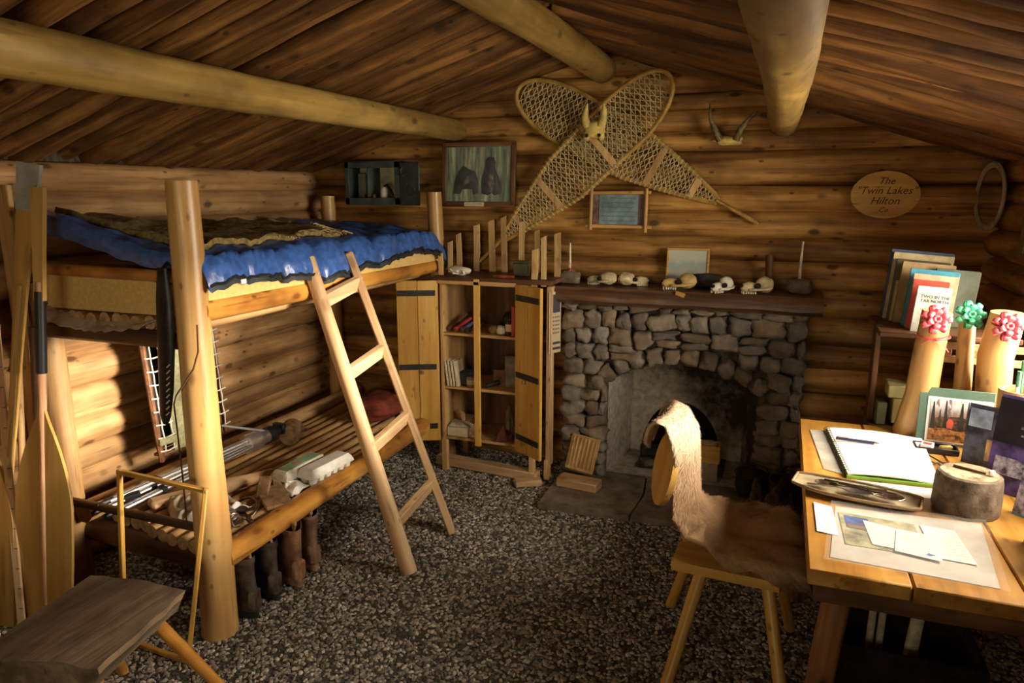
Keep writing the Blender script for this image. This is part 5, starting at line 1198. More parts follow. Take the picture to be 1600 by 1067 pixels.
snowshoe('snowshoe lying over the other with its toe at the upper right', (-0.60, 2.195), (-1.70, 1.18), 3.962, 0.145, 7)
# small horned skull on the crossing
hs_ = thing('horned_skull', 'small yellow horned skull hung where the snowshoes cross', 'skull', (-0.985, 3.93, 1.93))
M_hb = plain('yellow_bone', (0.66, 0.50, 0.14), 0.55, var=0.15, bmp=0.2)
mb = MB(); mb.blob((-0.985, 3.925, 1.935), (0.058, 0.03, 0.045), 0.2, 3, 7, 0.1); mb.blob((-1.025, 3.92, 1.905), (0.02, 0.02, 0.028), 0.2, 4, 5, 0.1); mb.blob((-0.945, 3.92, 1.905), (0.02, 0.02, 0.028), 0.2, 5, 5, 0.1); mb.obj('skull_plate', M_hb, hs_, sharp=0)
for q in (-1, 1):
    mb = MB(); c = Vector((-0.985, 3.92, 1.95)); mb.tube([c+Vector((q*0.035, 0, 0)), c+Vector((q*0.052, -0.006, 0.045)), c+Vector((q*0.050+0.006, -0.012, 0.085)), c+Vector((q*0.044+0.008, -0.016, 0.118))], [0.025, 0.021, 0.014, 0.004], 10); mb.obj('horn', M_hb, hs_)
    mb = MB(); mb.blob((-0.985+q*0.034, 3.897, 1.905), (0.009, 0.006, 0.010), 0.05, 1, 4, 0); mb.obj('eye_socket', M_black, hs_, sharp=0)
# horn mount
hm = thing('horn_mount', 'pair of slender curved horns mounted right of the snowshoes', 'horns', (-0.30, 3.97, 1.86))
M_horn = plain('dark_horn', (0.19, 0.14, 0.05), 0.45, var=0.25, scale=40, bmp=0.3)
mb = MB(); mb.blob((-0.295, 3.985, 1.868), (0.075, 0.02, 0.022), 0.4, 5, 6, 0.1); mb.obj('skull_plate', M_hb, hm, sharp=0)
for pts in (((-0.335, 3.97, 1.87), (-0.362, 3.95, 1.92), (-0.385, 3.94, 1.975), (-0.392, 3.935, 2.05)), ((-0.255, 3.97, 1.87), (-0.236, 3.95, 1.92), (-0.205, 3.935, 1.96), (-0.16, 3.93, 2.005))):
    mb = MB(); mb.tube(pts, [0.019, 0.016, 0.011, 0.003], 10); mb.obj('horn', M_horn, hm)

# stick-framed blue text plaque
def bluep(nt, b):
    v = coords(nt, (1, 1, 1), False); n = noisetex(nt, v, 9, 4, 0.6)
    nt.links.new(ramp(nt, n, [(0.35, (0.085, 0.13, 0.14)), (0.65, (0.22, 0.34, 0.37))]), b.inputs['Base Color']); b.inputs['Roughness'].default_value = 0.35
pq = thing('framed_notice', 'blue lettered notice in a frame of peeled sticks under the snowshoes', 'notice', (-0.85, 3.98, 1.42))
Tp = TR(-0.853, 3.985, 1.515)
mb = MB(); mb.box((0, 0, 0), (0.29, 0.006, 0.165)); mb.obj('backing_board', plain('mauve_mat', (0.21, 0.12, 0.11), 0.6, var=0.2, scale=20), pq, M=Tp)
mb = MB(); mb.box((0.0, -0.005, 0), (0.215, 0.004, 0.16)); bp_ = mb.obj('blue_sheet', picture_mat('blue_print_sheet', bluep), pq, M=Tp)
mb = MB(); mb.M = TR(0, -0.0075, 0) @ RX(radians(90))
for k in range(6): scribble(mb, -0.095+0.01*(k % 2), 0.095, 0.062-k*0.0245, 0, 0.0042, k+11, 0.0010)
mb.obj('printed_lines', M_ink, bp_, M=Tp)
M_stk = wood('peeled_stick', (0.42, 0.22, 0.06), (0.58, 0.34, 0.11), (0.70, 0.46, 0.19), 'Z', patch=0.4, knots=0.5, rough=0.45, bmp=0.2, stain=(0.20, 0.09, 0.03))
for p, q in (((-1.035, 3.972, 1.605), (-0.675, 3.972, 1.608)), ((-1.03, 3.972, 1.425), (-0.67, 3.972, 1.422)), ((-1.005, 3.960, 1.405), (-1.0, 3.960, 1.63)), ((-0.70, 3.960, 1.395), (-0.698, 3.960, 1.63))):
    log('frame_stick', p, q, 0.0105, 0.0095, M_stk, pq, n=10, wob=0.08)

# oval sign with burnt lettering
ov = thing('oval_sign', 'oval wooden sign with handwritten lettering on the back wall', 'sign', (0.45, 3.99, 1.49))
Tp = TR(0.452, 3.985, 1.598)
mb = MB(); mb.prism([(0.152*cos(2*pi*i/40), 0.113*sin(2*pi*i/40)) for i in range(40)], -0.008, 0.008, RX(radians(90))); mb.obj('board', wood('oval_sign_wood', (0.58, 0.31, 0.07), (0.68, 0.38, 0.09), (0.76, 0.46, 0.13), 'X', patch=0.1, knots=0.0, rough=0.5, bmp=0.05, var=0.02), ov, M=Tp, sharp=30)
M_burn = plain('burnt_letter', (0.07, 0.03, 0.01), 0.7, var=0.0)
for tx, z, s in (('The', 0.064, 0.046), ('"Twin Lakes"', 0.019, 0.050), ('Hilton', -0.030, 0.050), ('Co.', -0.073, 0.034)):
    textmesh('lettering', tx, s, Tp @ TR(0, -0.0085, z) @ RX(radians(90)), M_burn, ov, shear=0.35, ext=0.0004)
# round plate mirror on the right-hand wall
mi = thing('round_mirror', 'round mirror with a pale rim hanging on the right wall in the corner', 'mirror', (0.88, 3.93, 1.45))
Tm = TR(0.885, 3.915, 1.592) @ RZ(radians(8)) @ RY(radians(-90))
mb = MB(); mb.lathe([(0.128, 0.0), (0.152, 0.004), (0.157, 0.012), (0.150, 0.020), (0.128, 0.012)], 40, Tm); mb.obj('rim', plain('pale_rim', (0.40, 0.36, 0.25), 0.45, var=0.1), mi)
mb = MB(); mb.lathe([(0.13, 0.006), (0.128, 0.0105), (0.001, 0.0105)], 40, Tm); mb.obj('mirror_glass', plain('mirror_glass', (0.65, 0.65, 0.62), 0.06, metal=1.0, var=0.02), mi)

# ================================================================== desk
TZ = 0.742
dk_ = thing('plank_desk', 'rustic plank desk on splayed log legs under the right-hand window', 'desk', (0.5, 2.32, 0))
xs = [0.112, 0.335, 0.565, 0.775, 0.895]
for i, (a, b) in enumerate(zip(xs, xs[1:])):
    mb = MB(); y0 = 1.712+(0.006 if i % 2 else 0)-0.012*i; y1 = 2.945+0.004*i
    mb.box(((a+b)/2, (y0+y1)/2, TZ-0.02), (b-a-0.003, y1-y0, 0.04), 0.004); mb.obj('plank', M_tab('Y'), dk_)
part('apron', (0.50, 1.735, TZ-0.062), (0.74, 0.03, 0.045), M_dkw('X'), dk_); part('apron', (0.50, 2.915, TZ-0.062), (0.74, 0.03, 0.045), M_dkw('X'), dk_)
for p, q in (((0.20, 1.83, 0.68), (0.115, 1.70, 0)), ((0.21, 2.82, 0.68), (0.15, 2.90, 0)), ((0.80, 1.83, 0.68), (0.84, 1.70, 0)), ((0.80, 2.82, 0.68), (0.84, 2.90, 0))):
    log('leg', q, p, 0.032, 0.034, wood('desk_leg_wood', (0.20, 0.08, 0.025), (0.34, 0.15, 0.05), (0.46, 0.23, 0.08), 'Z', patch=0.6, knots=0.8, rough=0.4, bmp=0.2, stain=(0.08, 0.03, 0.012)), dk_, n=14, wob=0.06)
# under the desk: crate with pale sticks
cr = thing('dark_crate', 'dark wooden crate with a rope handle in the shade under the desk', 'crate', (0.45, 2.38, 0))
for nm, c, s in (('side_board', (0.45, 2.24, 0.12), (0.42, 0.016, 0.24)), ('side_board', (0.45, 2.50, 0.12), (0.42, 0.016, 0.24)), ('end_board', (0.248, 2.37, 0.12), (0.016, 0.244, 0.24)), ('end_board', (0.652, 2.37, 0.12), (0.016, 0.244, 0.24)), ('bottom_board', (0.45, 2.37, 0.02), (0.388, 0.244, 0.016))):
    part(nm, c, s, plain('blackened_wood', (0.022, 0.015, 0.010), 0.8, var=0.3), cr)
for lab, p, q, r in (('thin pale stick leftmost in the crate under the desk', (0.352, 2.35, 0.03), (0.358, 2.35, 0.43), 0.012), ('pale stick second from left in the crate under the desk', (0.380, 2.35, 0.03), (0.386, 2.35, 0.425), 0.012), ('thick pale split stick at the right of the crate under the desk', (0.46, 2.34, 0.03), (0.49, 2.35, 0.42), 0.022)):
    tag(log('pale_stick', p, q, r, r*0.9, M_bonew, None, n=8, rings=4), lab, 'stick', 'sticks in the crate under the desk')

# ---- things on the desk
def sheet(nm, label, cat, pts, z, mat, th=0.0012, grp=None, parent=None):
    mb = MB(); mb.prism([(x, y) for x, y in pts], z, z+th); o = mb.obj(nm, mat, parent, sharp=30)
    if parent is None: tag(o, label, cat, grp)
    return o
nb = thing('open_notebook', 'large open white notebook with a green edged board on the desk', 'notebook', (0.36, 2.58, TZ))
A, B, C_, D = Vector((0.172, 2.815, 0)), Vector((0.515, 2.80, 0)), Vector((0.497, 2.362, 0)), Vector((0.243, 2.350, 0))
A = Vector((0.205, 2.805, 0))
def nbp(u, v, z): p = D.lerp(C_, u).lerp(A.lerp(B, u), v); return Vector((p.x, p.y, z))
mb = MB(); mb.grid(lambda u, v: nbp(-0.01+1.02*u, -0.012+1.024*v, TZ+0.010), 2, 2, 0.009); mb.obj('cover_board', plain('green_board', (0.22, 0.40, 0.05), 0.5, var=0.05), nb)
mb = MB(); mb.grid(lambda u, v: nbp(u, v, TZ+0.016+0.012*sin(pi*min(1, u*1.2))**0.5*0.6), 16, 4, 0.0055); pg_ = mb.obj('page_block', M_paper, nb, sharp=50)
mb = MB(); mb.M = Matrix()
for k in range(7):
    for i in range(12):
        if (k*7+i*3) % 5 == 0: continue
        p = nbp(0.30+0.05*i, 0.94-0.022*k, TZ+0.0242); mb.box(p, (0.010, 0.0015, 0.0006))
o = mb.obj('faint_lines', plain('faint_ink', (0.55, 0.56, 0.6), 0.7), pg_); o['kind'] = 'stuff'
mb = MB()
for k in range(22): p = nbp(-0.005, 0.03+0.94*k/21, TZ+0.014); mb.tube([p+Vector((0.010*cos(a), 0, 0.010*sin(a))) for a in [2*pi*j/8 for j in range(9)]], 0.0012, 4, cap=False)
o = mb.obj('wire_binding', M_blk, nb); o['kind'] = 'stuff'
mb = MB(); mb.prism([(0.148, 2.80), (0.20, 2.81), (0.238, 2.37), (0.178, 2.40)], TZ+0.001, TZ+0.003); mb.obj('folded_page', glassy('thin_sleeve', (0.6, 0.58, 0.52), 0.2, 0.75), nb)
pn = thing('ballpoint_pen', 'dark ballpoint pen lying across the open notebook', 'pen', (0.31, 2.62, TZ+0.03))
mb = MB(); mb.tube([(0.225, 2.650, TZ+0.030), (0.345, 2.640, TZ+0.030)], 0.0055, 8); mb.obj('barrel', plain('navy_plastic', (0.03, 0.035, 0.07), 0.25, var=0.05), pn)
mb = MB(); mb.tube([(0.345, 2.640, TZ+0.030), (0.365, 2.638, TZ+0.030)], [0.005, 0.001], 8); mb.obj('tip', M_steel, pn); mb = MB(); mb.bar((0.228, 2.65, TZ+0.037), (0.265, 2.648, TZ+0.037), 0.003, 0.002); mb.obj('clip', M_steel, pn)
sheet('loose_sheet', 'loose white sheet lying half under the open notebook', 'paper', [(0.245, 2.335), (0.50, 2.345), (0.485, 2.26), (0.255, 2.27)], TZ+0.0005, M_paper)

# bark tray with spoons
tr_ = thing('bark_tray', 'long shallow carved wooden tray at the left edge of the desk', 'tray', (0.25, 2.2, TZ))
tA, tB = Vector((0.088, 2.235, 0)), Vector((0.418, 2.165, 0)); tx = (tB-tA).normalized(); ty = Vector((-tx.y, tx.x, 0)); TLn = (tB-tA).length
def trw(u): return 0.070*(sin(pi*min(1, max(0, 0.05+u*0.90))))**0.28
def trp(u, v, k=1.0, dz=0):
    a = (v-0.5)*2; w = trw(u)*k; e = (2*u-1)**8
    return tA+tx*(u*TLn)+ty*(a*w)+Vector((0, 0, TZ+0.004+0.017*abs(a)**2.6+0.016*e*(1-abs(a)**2)+0.010*max(0, 0.25-u)*4*0.5+dz))
mb = MB(); mb.grid(lambda u, v: trp(u, v), 40, 16, 0.004); mb.obj('trough', wood('tray_bark', (0.34, 0.26, 0.16), (0.52, 0.43, 0.29), (0.66, 0.57, 0.42), 'X', patch=0.4, knots=0, rough=0.45, bmp=0.2, stain=(0.12, 0.08, 0.04)), tr_, sharp=0)
mb = MB(); mb.tube([trp(i/30, 0, 1.0, 0.001) for i in range(31)]+[trp(1-i/30, 1.0, 1.0, 0.001) for i in range(31)]+[trp(0, 0, 1.0, 0.001)], 0.0036, 6); mb.obj('rim', wood('tray_rim', (0.14, 0.08, 0.04), (0.25, 0.16, 0.08), (0.36, 0.26, 0.15), 'X', knots=0, patch=0.3), tr_)
def spoon(label, c, rz, L, bw, mat, z):
    t = thing('spoon', label, 'spoon', (c[0], c[1], z), 'spoons in the wooden tray', (0, 0, rz)); T = TR(c[0], c[1], z) @ RZ(rz)
    mb = MB(); mb.M = T
    mb.grid(lambda u, v: ((u-0.5)*bw*1.5, (v-0.5)*bw*sqrt(max(0.0, 1-(2*u-1)**2)), 0.004+0.012*((2*u-1)**2*0.8+(2*v-1)**2*(1-(2*u-1)**2)*0.8)), 12, 10, 0.0015); mb.obj('bowl', mat, t, sharp=0)
    mb = MB(); mb.M = T; mb.tube([(bw*0.72, 0, 0.014), (bw*0.72+L*0.4, 0, 0.020), (bw*0.72+L, 0, 0.022)], [0.0032, 0.0028, 0.0045], 8, flat=0.6); mb.obj('handle', mat, t)
spoon('bright steel spoon at the left of the wooden tray', (0.175, 2.215), radians(-20), 0.12, 0.046, M_steel, TZ+0.014)
spoon('round dark ladle spoon in the middle of the wooden tray', (0.265, 2.20), radians(190), 0.10, 0.066, plain('tarnished_steel', (0.32, 0.29, 0.25), 0.3, metal=0.9), TZ+0.012)
spoon('broad silver spoon at the right of the wooden tray', (0.335, 2.178), radians(170), 0.09, 0.058, M_steel, TZ+0.014)
fk = thing('fork', 'steel fork with tines up near the right end of the tray', 'fork', (0.30, 2.215, TZ+0.02), 'spoons in the wooden tray')
mb = MB(); mb.tube([(0.17, 2.245, TZ+0.026), (0.25, 2.225, TZ+0.026), (0.29, 2.217, TZ+0.022)], 0.003, 6); mb.obj('handle', M_steel, fk)
for k in range(4): mb = MB(); mb.tube([(0.29, 2.217-0.006+0.004*k, TZ+0.022), (0.335, 2.207-0.008+0.006*k, TZ+0.030)], [0.002, 0.0012], 5); mb.obj('tine', M_steel, fk)

# stump
st = thing('wood_stump', 'short section of tree trunk with bark standing on the desk', 'stump', (0.535, 2.215, TZ))
mb = MB(); T = TR(0.535, 2.215, TZ); vs = []; fs = []; n = 36
for k, (rr_, zz) in enumerate(((0.080, 0.0), (0.084, 0.01), (0.083, 0.05), (0.081, 0.09), (0.078, 0.108), (0.070, 0.112))):
    for j in range(n):
        a = 2*pi*j/n; r = rr_*(1+0.045*noise.noise(Vector((cos(a)*2.2, sin(a)*2.2, zz*9)))+0.02*noise.noise(Vector((cos(a)*9, sin(a)*9, zz*5)))); vs.append(T @ Vector((r*cos(a), r*sin(a), zz)))
for k in range(5):
    for j in range(n): j2 = (j+1) % n; fs.append((k*n+j, k*n+j2, (k+1)*n+j2, (k+1)*n+j))
fs.append(tuple(range(n))[::-1]); mb.add(vs, fs); mb.obj('bark', M_bark, st, sharp=50)
mb = MB(); mb.add([v for v in vs[5*n:]], [tuple(range(n))]); mb.obj('cut_face', plain('stump_cut_wood', (0.42, 0.31, 0.19), 0.75, var=0.25, scale=40, bmp=0.3), st)
mb = MB(); mb.tube([(0.50, 2.245, TZ+0.116), (0.57, 2.205, TZ+0.116)], [0.004, 0.003], 6); tag(mb.obj('pencil_stub', M_dkw('X')), 'short dark pencil lying on top of the stump', 'pencil')
mb = MB(); mb.blob((0.583, 2.20, TZ+0.121), (0.008, 0.007, 0.009), 0.1, 2, 4, 0.3); tag(mb.obj('white_eraser', M_paper), 'tiny white eraser at the right edge of the stump top', 'eraser')

# papers under a clear sheet
sheet('document_folder', 'pale folder lying under the clear sheet at the front of the desk', 'folder', [(0.165, 1.79), (0.515, 1.765), (0.555, 2.125), (0.195, 2.11)], TZ+0.0005, plain('pale_folder', (0.56, 0.50, 0.44), 0.6, var=0.05), 0.0012)
pcd = thing('postcard', 'tan postcard with a blue lake picture under the letters on the desk', 'postcard', (0.29, 1.97, TZ))
mb = MB(); mb.prism([(0.205, 1.872), (0.385, 1.868), (0.385, 2.055), (0.200, 2.068)], TZ+0.002, TZ+0.0035); mb.obj('card', plain('tan_print', (0.40, 0.36, 0.20), 0.45, var=0.25, scale=18), pcd)
mb = MB(); mb.prism([(0.215, 1.975), (0.27, 1.965), (0.272, 2.045), (0.212, 2.052)], TZ+0.0035, TZ+0.004); pp_ = mb.obj('printed_picture', plain('lake_blue_print', (0.03, 0.09, 0.38), 0.3, var=0.3, scale=30), pcd)
mb = MB(); mb.prism([(0.219, 1.977), (0.269, 1.967), (0.270, 1.990), (0.217, 2.0)], TZ+0.004, TZ+0.0043); mb.obj('printed_shore', plain('shore_print', (0.20, 0.09, 0.04), 0.4, var=0.3), pp_)
def letter(label, pts, z, seed, lines, blue=False):
    t = thing('letter', label, 'letter', (pts[0][0], pts[0][1], z), 'handwritten letters on the desk')
    mb = MB(); mb.prism(pts, z, z+0.0008); s_ = mb.obj('sheet', plain('letter_paper', (0.80, 0.78, 0.71), 0.65, var=0.02), t)
    P = [Vector((x, y, 0)) for x, y in pts]; mb = MB()
    for k in range(lines):
        v = 0.1+0.8*k/(lines-1); a = P[0].lerp(P[3], v); b_ = P[1].lerp(P[2], v); d = (b_-a); Lh = d.length; ang = math.atan2(d.y, d.x)
        mb.M = TR(a.x, a.y, z+0.0012) @ RZ(ang); scribble(mb, Lh*0.08, Lh*0.92, 0, 0, 0.004, seed*31+k, 0.0009)
    mb.obj('handwriting', plain('pencil_grey', (0.32, 0.32, 0.34), 0.7, var=0.0), s_)
    if blue:
        c = P[0].lerp(P[1], 0.75).lerp(P[3].lerp(P[2], 0.75), 0.15); mb = MB(); mb.prism([(c.x-0.010, c.y-0.002), (c.x, c.y-0.006), (c.x+0.012, c.y+0.002), (c.x+0.004, c.y+0.004), (c.x-0.002, c.y+0.010), (c.x-0.004, c.y+0.003)], z+0.001, z+0.0014); mb.obj('blue_stamp', plain('blue_ink', (0.05, 0.16, 0.5), 0.5), s_)
letter('narrow handwritten letter covering the right half of the postcard', [(0.268, 1.890), (0.325, 1.882), (0.335, 2.005), (0.258, 2.030)], TZ+0.005, 1, 9)
letter('handwritten letter with a small blue mark in the middle of the desk papers', [(0.315, 1.868), (0.415, 1.845), (0.430, 1.985), (0.335, 2.000)], TZ+0.007, 2, 8, True)
letter('handwritten letter farthest right among the desk papers', [(0.405, 1.870), (0.492, 1.862), (0.478, 2.045), (0.398, 2.055)], TZ+0.004, 3, 11)
sheet('small_card', 'small white card at the left edge beside the postcard', 'card', [(0.140, 1.925), (0.192, 1.915), (0.185, 2.10), (0.138, 2.115)], TZ+0.002, M_paper)
sheet('clear_sheet', 'clear plastic sheet covering the papers at the front of the desk', 'plastic sheet', [(0.148, 1.760), (0.530, 1.745), (0.568, 2.14), (0.185, 2.13)], TZ+0.009, M_glass, 0.0008)
# green matted photograph leaning on the rack
def photo(nt, b):
    v = coords(nt, (1, 1, 1), False); sp = nt.nodes.new('ShaderNodeSeparateXYZ'); nt.links.new(v, sp.inputs[0])
    mp = nt.nodes.new('ShaderNodeMapping'); nt.links.new(v, mp.inputs[0]); mp.inputs['Scale'].default_value = (1, 1, 0.35)
    n = noisetex(nt, mp.outputs[0], 38, 5, 0.65); n2 = noisetex(nt, v, 55, 4, 0.6)
    h = mth(nt, 'ADD', mth(nt, 'MULTIPLY', sp.outputs[2], 5.2), mth(nt, 'MULTIPLY', n, 0.5))
    c = ramp(nt, h, [(0.28, (0.34, 0.16, 0.06)), (0.45, (0.16, 0.07, 0.04)), (0.62, (0.10, 0.07, 0.05)), (0.80, (0.24, 0.20, 0.20)), (0.98, (0.55, 0.62, 0.70))])
    t = ramp(nt, n, [(0.54, (0, 0, 0)), (0.6, (1, 1, 1))])
    c = mixc(nt, mth(nt, 'MULTIPLY', t, 0.85), c, (0.05, 0.035, 0.025, 1)); c = mixc(nt, mth(nt, 'MULTIPLY', n2, 0.35), c, (0.45, 0.22, 0.12, 1))
    nt.links.new(c, b.inputs['Base Color']); b.inputs['Roughness'].default_value = 0.25
gph = thing('matted_photograph', 'colour photograph in a green mat leaning on the log rack', 'photograph', (0.60, 2.79, TZ))
Tp = TR(0.607, 2.785, TZ+0.002) @ RZ(radians(-6)) @ RX(radians(-10))
mb = MB(); mb.box((0, 0, 0.10), (0.225, 0.005, 0.198), 0.001); mb.obj('green_mat', plain('green_mat', (0.085, 0.155, 0.115), 0.6, var=0.05), gph, M=Tp)
mb = MB(); mb.box((0.012, -0.0035, 0.088), (0.195, 0.002, 0.158)); bd_ = mb.obj('white_border', M_paper, gph, M=Tp)
mb = MB(); mb.box((0.014, -0.0050, 0.088), (0.182, 0.002, 0.146)); ph_ = mb.obj('photo_print', picture_mat('camp_photo_print', photo), bd_, M=Tp)
Tph = Tp @ TR(0, -0.0062, 0) @ RX(radians(90))
gph2 = None
mb = MB(); mb.prism([(-0.022, 0.062), (-0.006, 0.060), (-0.002, 0.082), (-0.008, 0.092), (-0.018, 0.094), (-0.024, 0.08)], 0, 0.0005); mb.obj('red_shirt_print', plain('red_shirt_print', (0.6, 0.10, 0.06), 0.4, var=0.1), bd_, M=Tph)
mb = MB(); mb.prism([(0.055, 0.05), (0.09, 0.05), (0.092, 0.11), (0.075, 0.135), (0.058, 0.115)], 0, 0.0005); mb.obj('blue_jacket_print', plain('blue_jacket_print', (0.12, 0.16, 0.28), 0.4, var=0.3), bd_, M=Tph)
M_tree = plain('dark_spruce_print', (0.03, 0.03, 0.022), 0.4, var=0.2); M_grnd = plain('rust_ground_print', (0.40, 0.17, 0.05), 0.4, var=0.3, scale=60)
mb = MB(); mb.prism([(-0.077, 0.015), (0.104, 0.015), (0.104, 0.05), (0.06, 0.062), (0.01, 0.052), (-0.03, 0.060), (-0.077, 0.055)], 0, 0.0003); mb.obj('ground_print', M_grnd, bd_, M=Tph)
for k, (x, w, h0, h1) in enumerate(((-0.066, 0.016, 0.055, 0.150), (-0.045, 0.010, 0.07, 0.125), (-0.028, 0.014, 0.06, 0.157), (0.020, 0.018, 0.055, 0.152), (0.038, 0.012, 0.05, 0.158), (0.098, 0.012, 0.05, 0.14))):
    mb = MB(); mb.prism([(x-w/2, h0), (x+w/2, h0), (x+w*0.3, (h0+h1)/2), (x+w*0.1, h1), (x-w*0.1, h1), (x-w*0.35, (h0+h1)/2)], 0, 0.0003); mb.obj('tree_print', M_tree, bd_, M=Tph)
mb = MB(); mb.prism([(-0.075, 0.055), (0.05, 0.052), (0.055, 0.09), (0.02, 0.104), (-0.03, 0.10), (-0.06, 0.094)], 0, 0.0002); mb.obj('cabin_print', plain('cabin_print', (0.11, 0.05, 0.03), 0.4, var=0.4, scale=80), bd_, M=Tph)
# dark pin tray with matchbox
pt_ = thing('pin_tray', 'small dark tray in front of the green matted photograph', 'tray', (0.545, 2.71, TZ))
mb = MB(); mb.box((0.545, 2.715, TZ+0.004), (0.13, 0.07, 0.008), 0.002); mb.obj('base', M_blk, pt_)
for c, s in (((0.545, 2.682, TZ+0.012), (0.13, 0.005, 0.016)), ((0.545, 2.748, TZ+0.012), (0.13, 0.005, 0.016)), ((0.482, 2.715, TZ+0.012), (0.005, 0.061, 0.016)), ((0.608, 2.715, TZ+0.012), (0.005, 0.061, 0.016))):
    mb = MB(); mb.box(c, s, 0.001); mb.obj('edge', M_blk, pt_)
mx = thing('matchbox', 'red and white matchbox lying in the small dark tray', 'matchbox', (0.52, 2.71, TZ+0.01)); mb = MB(); mb.box((0.518, 2.71, TZ+0.018), (0.036, 0.048, 0.016), 0.001, Matrix.Rotation(-0.3, 3, 'Z')); mb.obj('sleeve', M_paper, mx)
mb = MB(); mb.box((0.518, 2.71, TZ+0.0265), (0.026, 0.026, 0.001), 0, Matrix.Rotation(-0.3, 3, 'Z')); mb.obj('red_print', M_red, mx)
mb = MB(); mb.box((0.575, 2.715, TZ+0.016), (0.04, 0.018, 0.014), 0.003, Matrix.Rotation(0.4, 3, 'Z')); tag(mb.obj('brass_bit', plain('brass_yellow', (0.5, 0.32, 0.08), 0.4, var=0.1)), 'yellow wooden bit beside the matchbox', 'bit')
gl = thing('pocket_spectacles', 'dark folded spectacles at the top right corner of the notebook', 'spectacles', (0.485, 2.60, TZ+0.01))
for k in (-1, 1): mb = MB(); mb.tube([(0.52+k*0.024+0.020*cos(a), 2.55+k*0.0+0.016*sin(a), TZ+0.012) for a in [2*pi*i/14 for i in range(15)]], 0.002, 6, cap=False); mb.obj('lens_rim', M_blk, gl)
mb = MB(); mb.tube([(0.54, 2.56, TZ+0.012), (0.51, 2.62, TZ+0.014), (0.50, 2.68, TZ+0.012)], 0.0025, 6); mb.obj('temple', M_blk, gl)
mb = MB(); mb.tube([(0.515, 2.55, TZ+0.012), (0.525, 2.552, TZ+0.014)], 0.002, 6); mb.obj('bridge', M_blk, gl)

# standing booklets on the window side
def booklet(label, c, rz, w, h, th, mats, lean=-8, extra=None, curve=0.0):
    t = thing('booklet', label, 'booklet', c, 'booklets standing on the desk', (0, 0, rz)); T = TR(*c) @ RZ(rz) @ RX(radians(lean))
    mb = MB(); mb.box((0, th/2, h/2), (w-0.004, th, h-0.004)); mb.obj('pages', M_paper, t, M=T)
    mb = MB(); mb.grid(lambda u, v: ((u-0.5)*w, -0.0005-curve*(u*u), v*h), 8, 2, 0.001); cv = mb.obj('front_cover', mats[0], t, M=T)
    mb = MB(); mb.box((0, th+0.0008, h/2), (w, 0.0012, h)); mb.obj('back_cover', mats[-1], t, M=T)
    for (x, z, sw, sh, m) in (extra or []):
        mb = MB(); mb.box((x*w, -0.003-curve*((x+0.5)**2), z*h), (sw*w, 0.0012, sh*h)); mb.obj('cover_print', m, cv, M=T)
M_dkbl = plain('dark_blue_cover', (0.045, 0.05, 0.09), 0.3, var=0.3, scale=30); M_purp = plain('purple_cover', (0.10, 0.06, 0.22), 0.3, var=0.35, scale=26, col2=(0.03, 0.025, 0.06)); M_mtn = plain('snow_print', (0.45, 0.42, 0.55), 0.35, var=0.3, scale=50)
M_tint = plain('teal_cover', (0.12, 0.28, 0.40), 0.3, var=0.15)
booklet('bent blue picture leaflet next to the green matted photograph', (0.66, 2.60, TZ), radians(-32), 0.13, 0.20, 0.003, (M_dkbl, M_paper), -6, [(-0.1, 0.78, 0.7, 0.3, plain('sky_print', (0.25, 0.32, 0.42), 0.3, var=0.2)), (0.2, 0.3, 0.35, 0.35, plain('tan_dog_print', (0.35, 0.22, 0.10), 0.4, var=0.4))], 0.02)
booklet('dark purple mountain booklet standing behind the stump', (0.69, 2.36, TZ), radians(-38), 0.18, 0.29, 0.008, (M_purp, M_purp), -10, [(0.0, 0.74, 1.0, 0.46, plain('black_cover_band', (0.02, 0.018, 0.025), 0.3)), (-0.05, 0.28, 0.7, 0.18, M_mtn), (0.1, 0.70, 0.45, 0.03, M_mtn), (0.05, 0.62, 0.3, 0.02, M_mtn)])
booklet('teal edged thick booklet standing at the right of the stump', (0.72, 2.16, TZ), radians(-46), 0.20, 0.27, 0.02, (M_tint, M_tint), -12, [(0, 0.3, 0.98, 0.55, M_mtn)])
booklet('white leaflet leaning at the front right of the desk booklets', (0.69, 1.97, TZ), radians(-50), 0.19, 0.24, 0.006, (plain('white_cover', (0.68, 0.66, 0.62), 0.4, var=0.08), M_paper), -14)
part_ = thing('white_card_box', 'plain white card box at the right edge of the desk', 'box', (0.70, 1.86, TZ)); part('carton', (0.70, 1.90, TZ+0.05), (0.12, 0.10, 0.10), M_paper, part_, 0.003, Matrix.Rotation(-0.6, 3, 'Z')); part('flap', (0.70, 1.90, TZ+0.102), (0.118, 0.098, 0.002), M_paper, part_, 0, Matrix.Rotation(-0.6, 3, 'Z'))
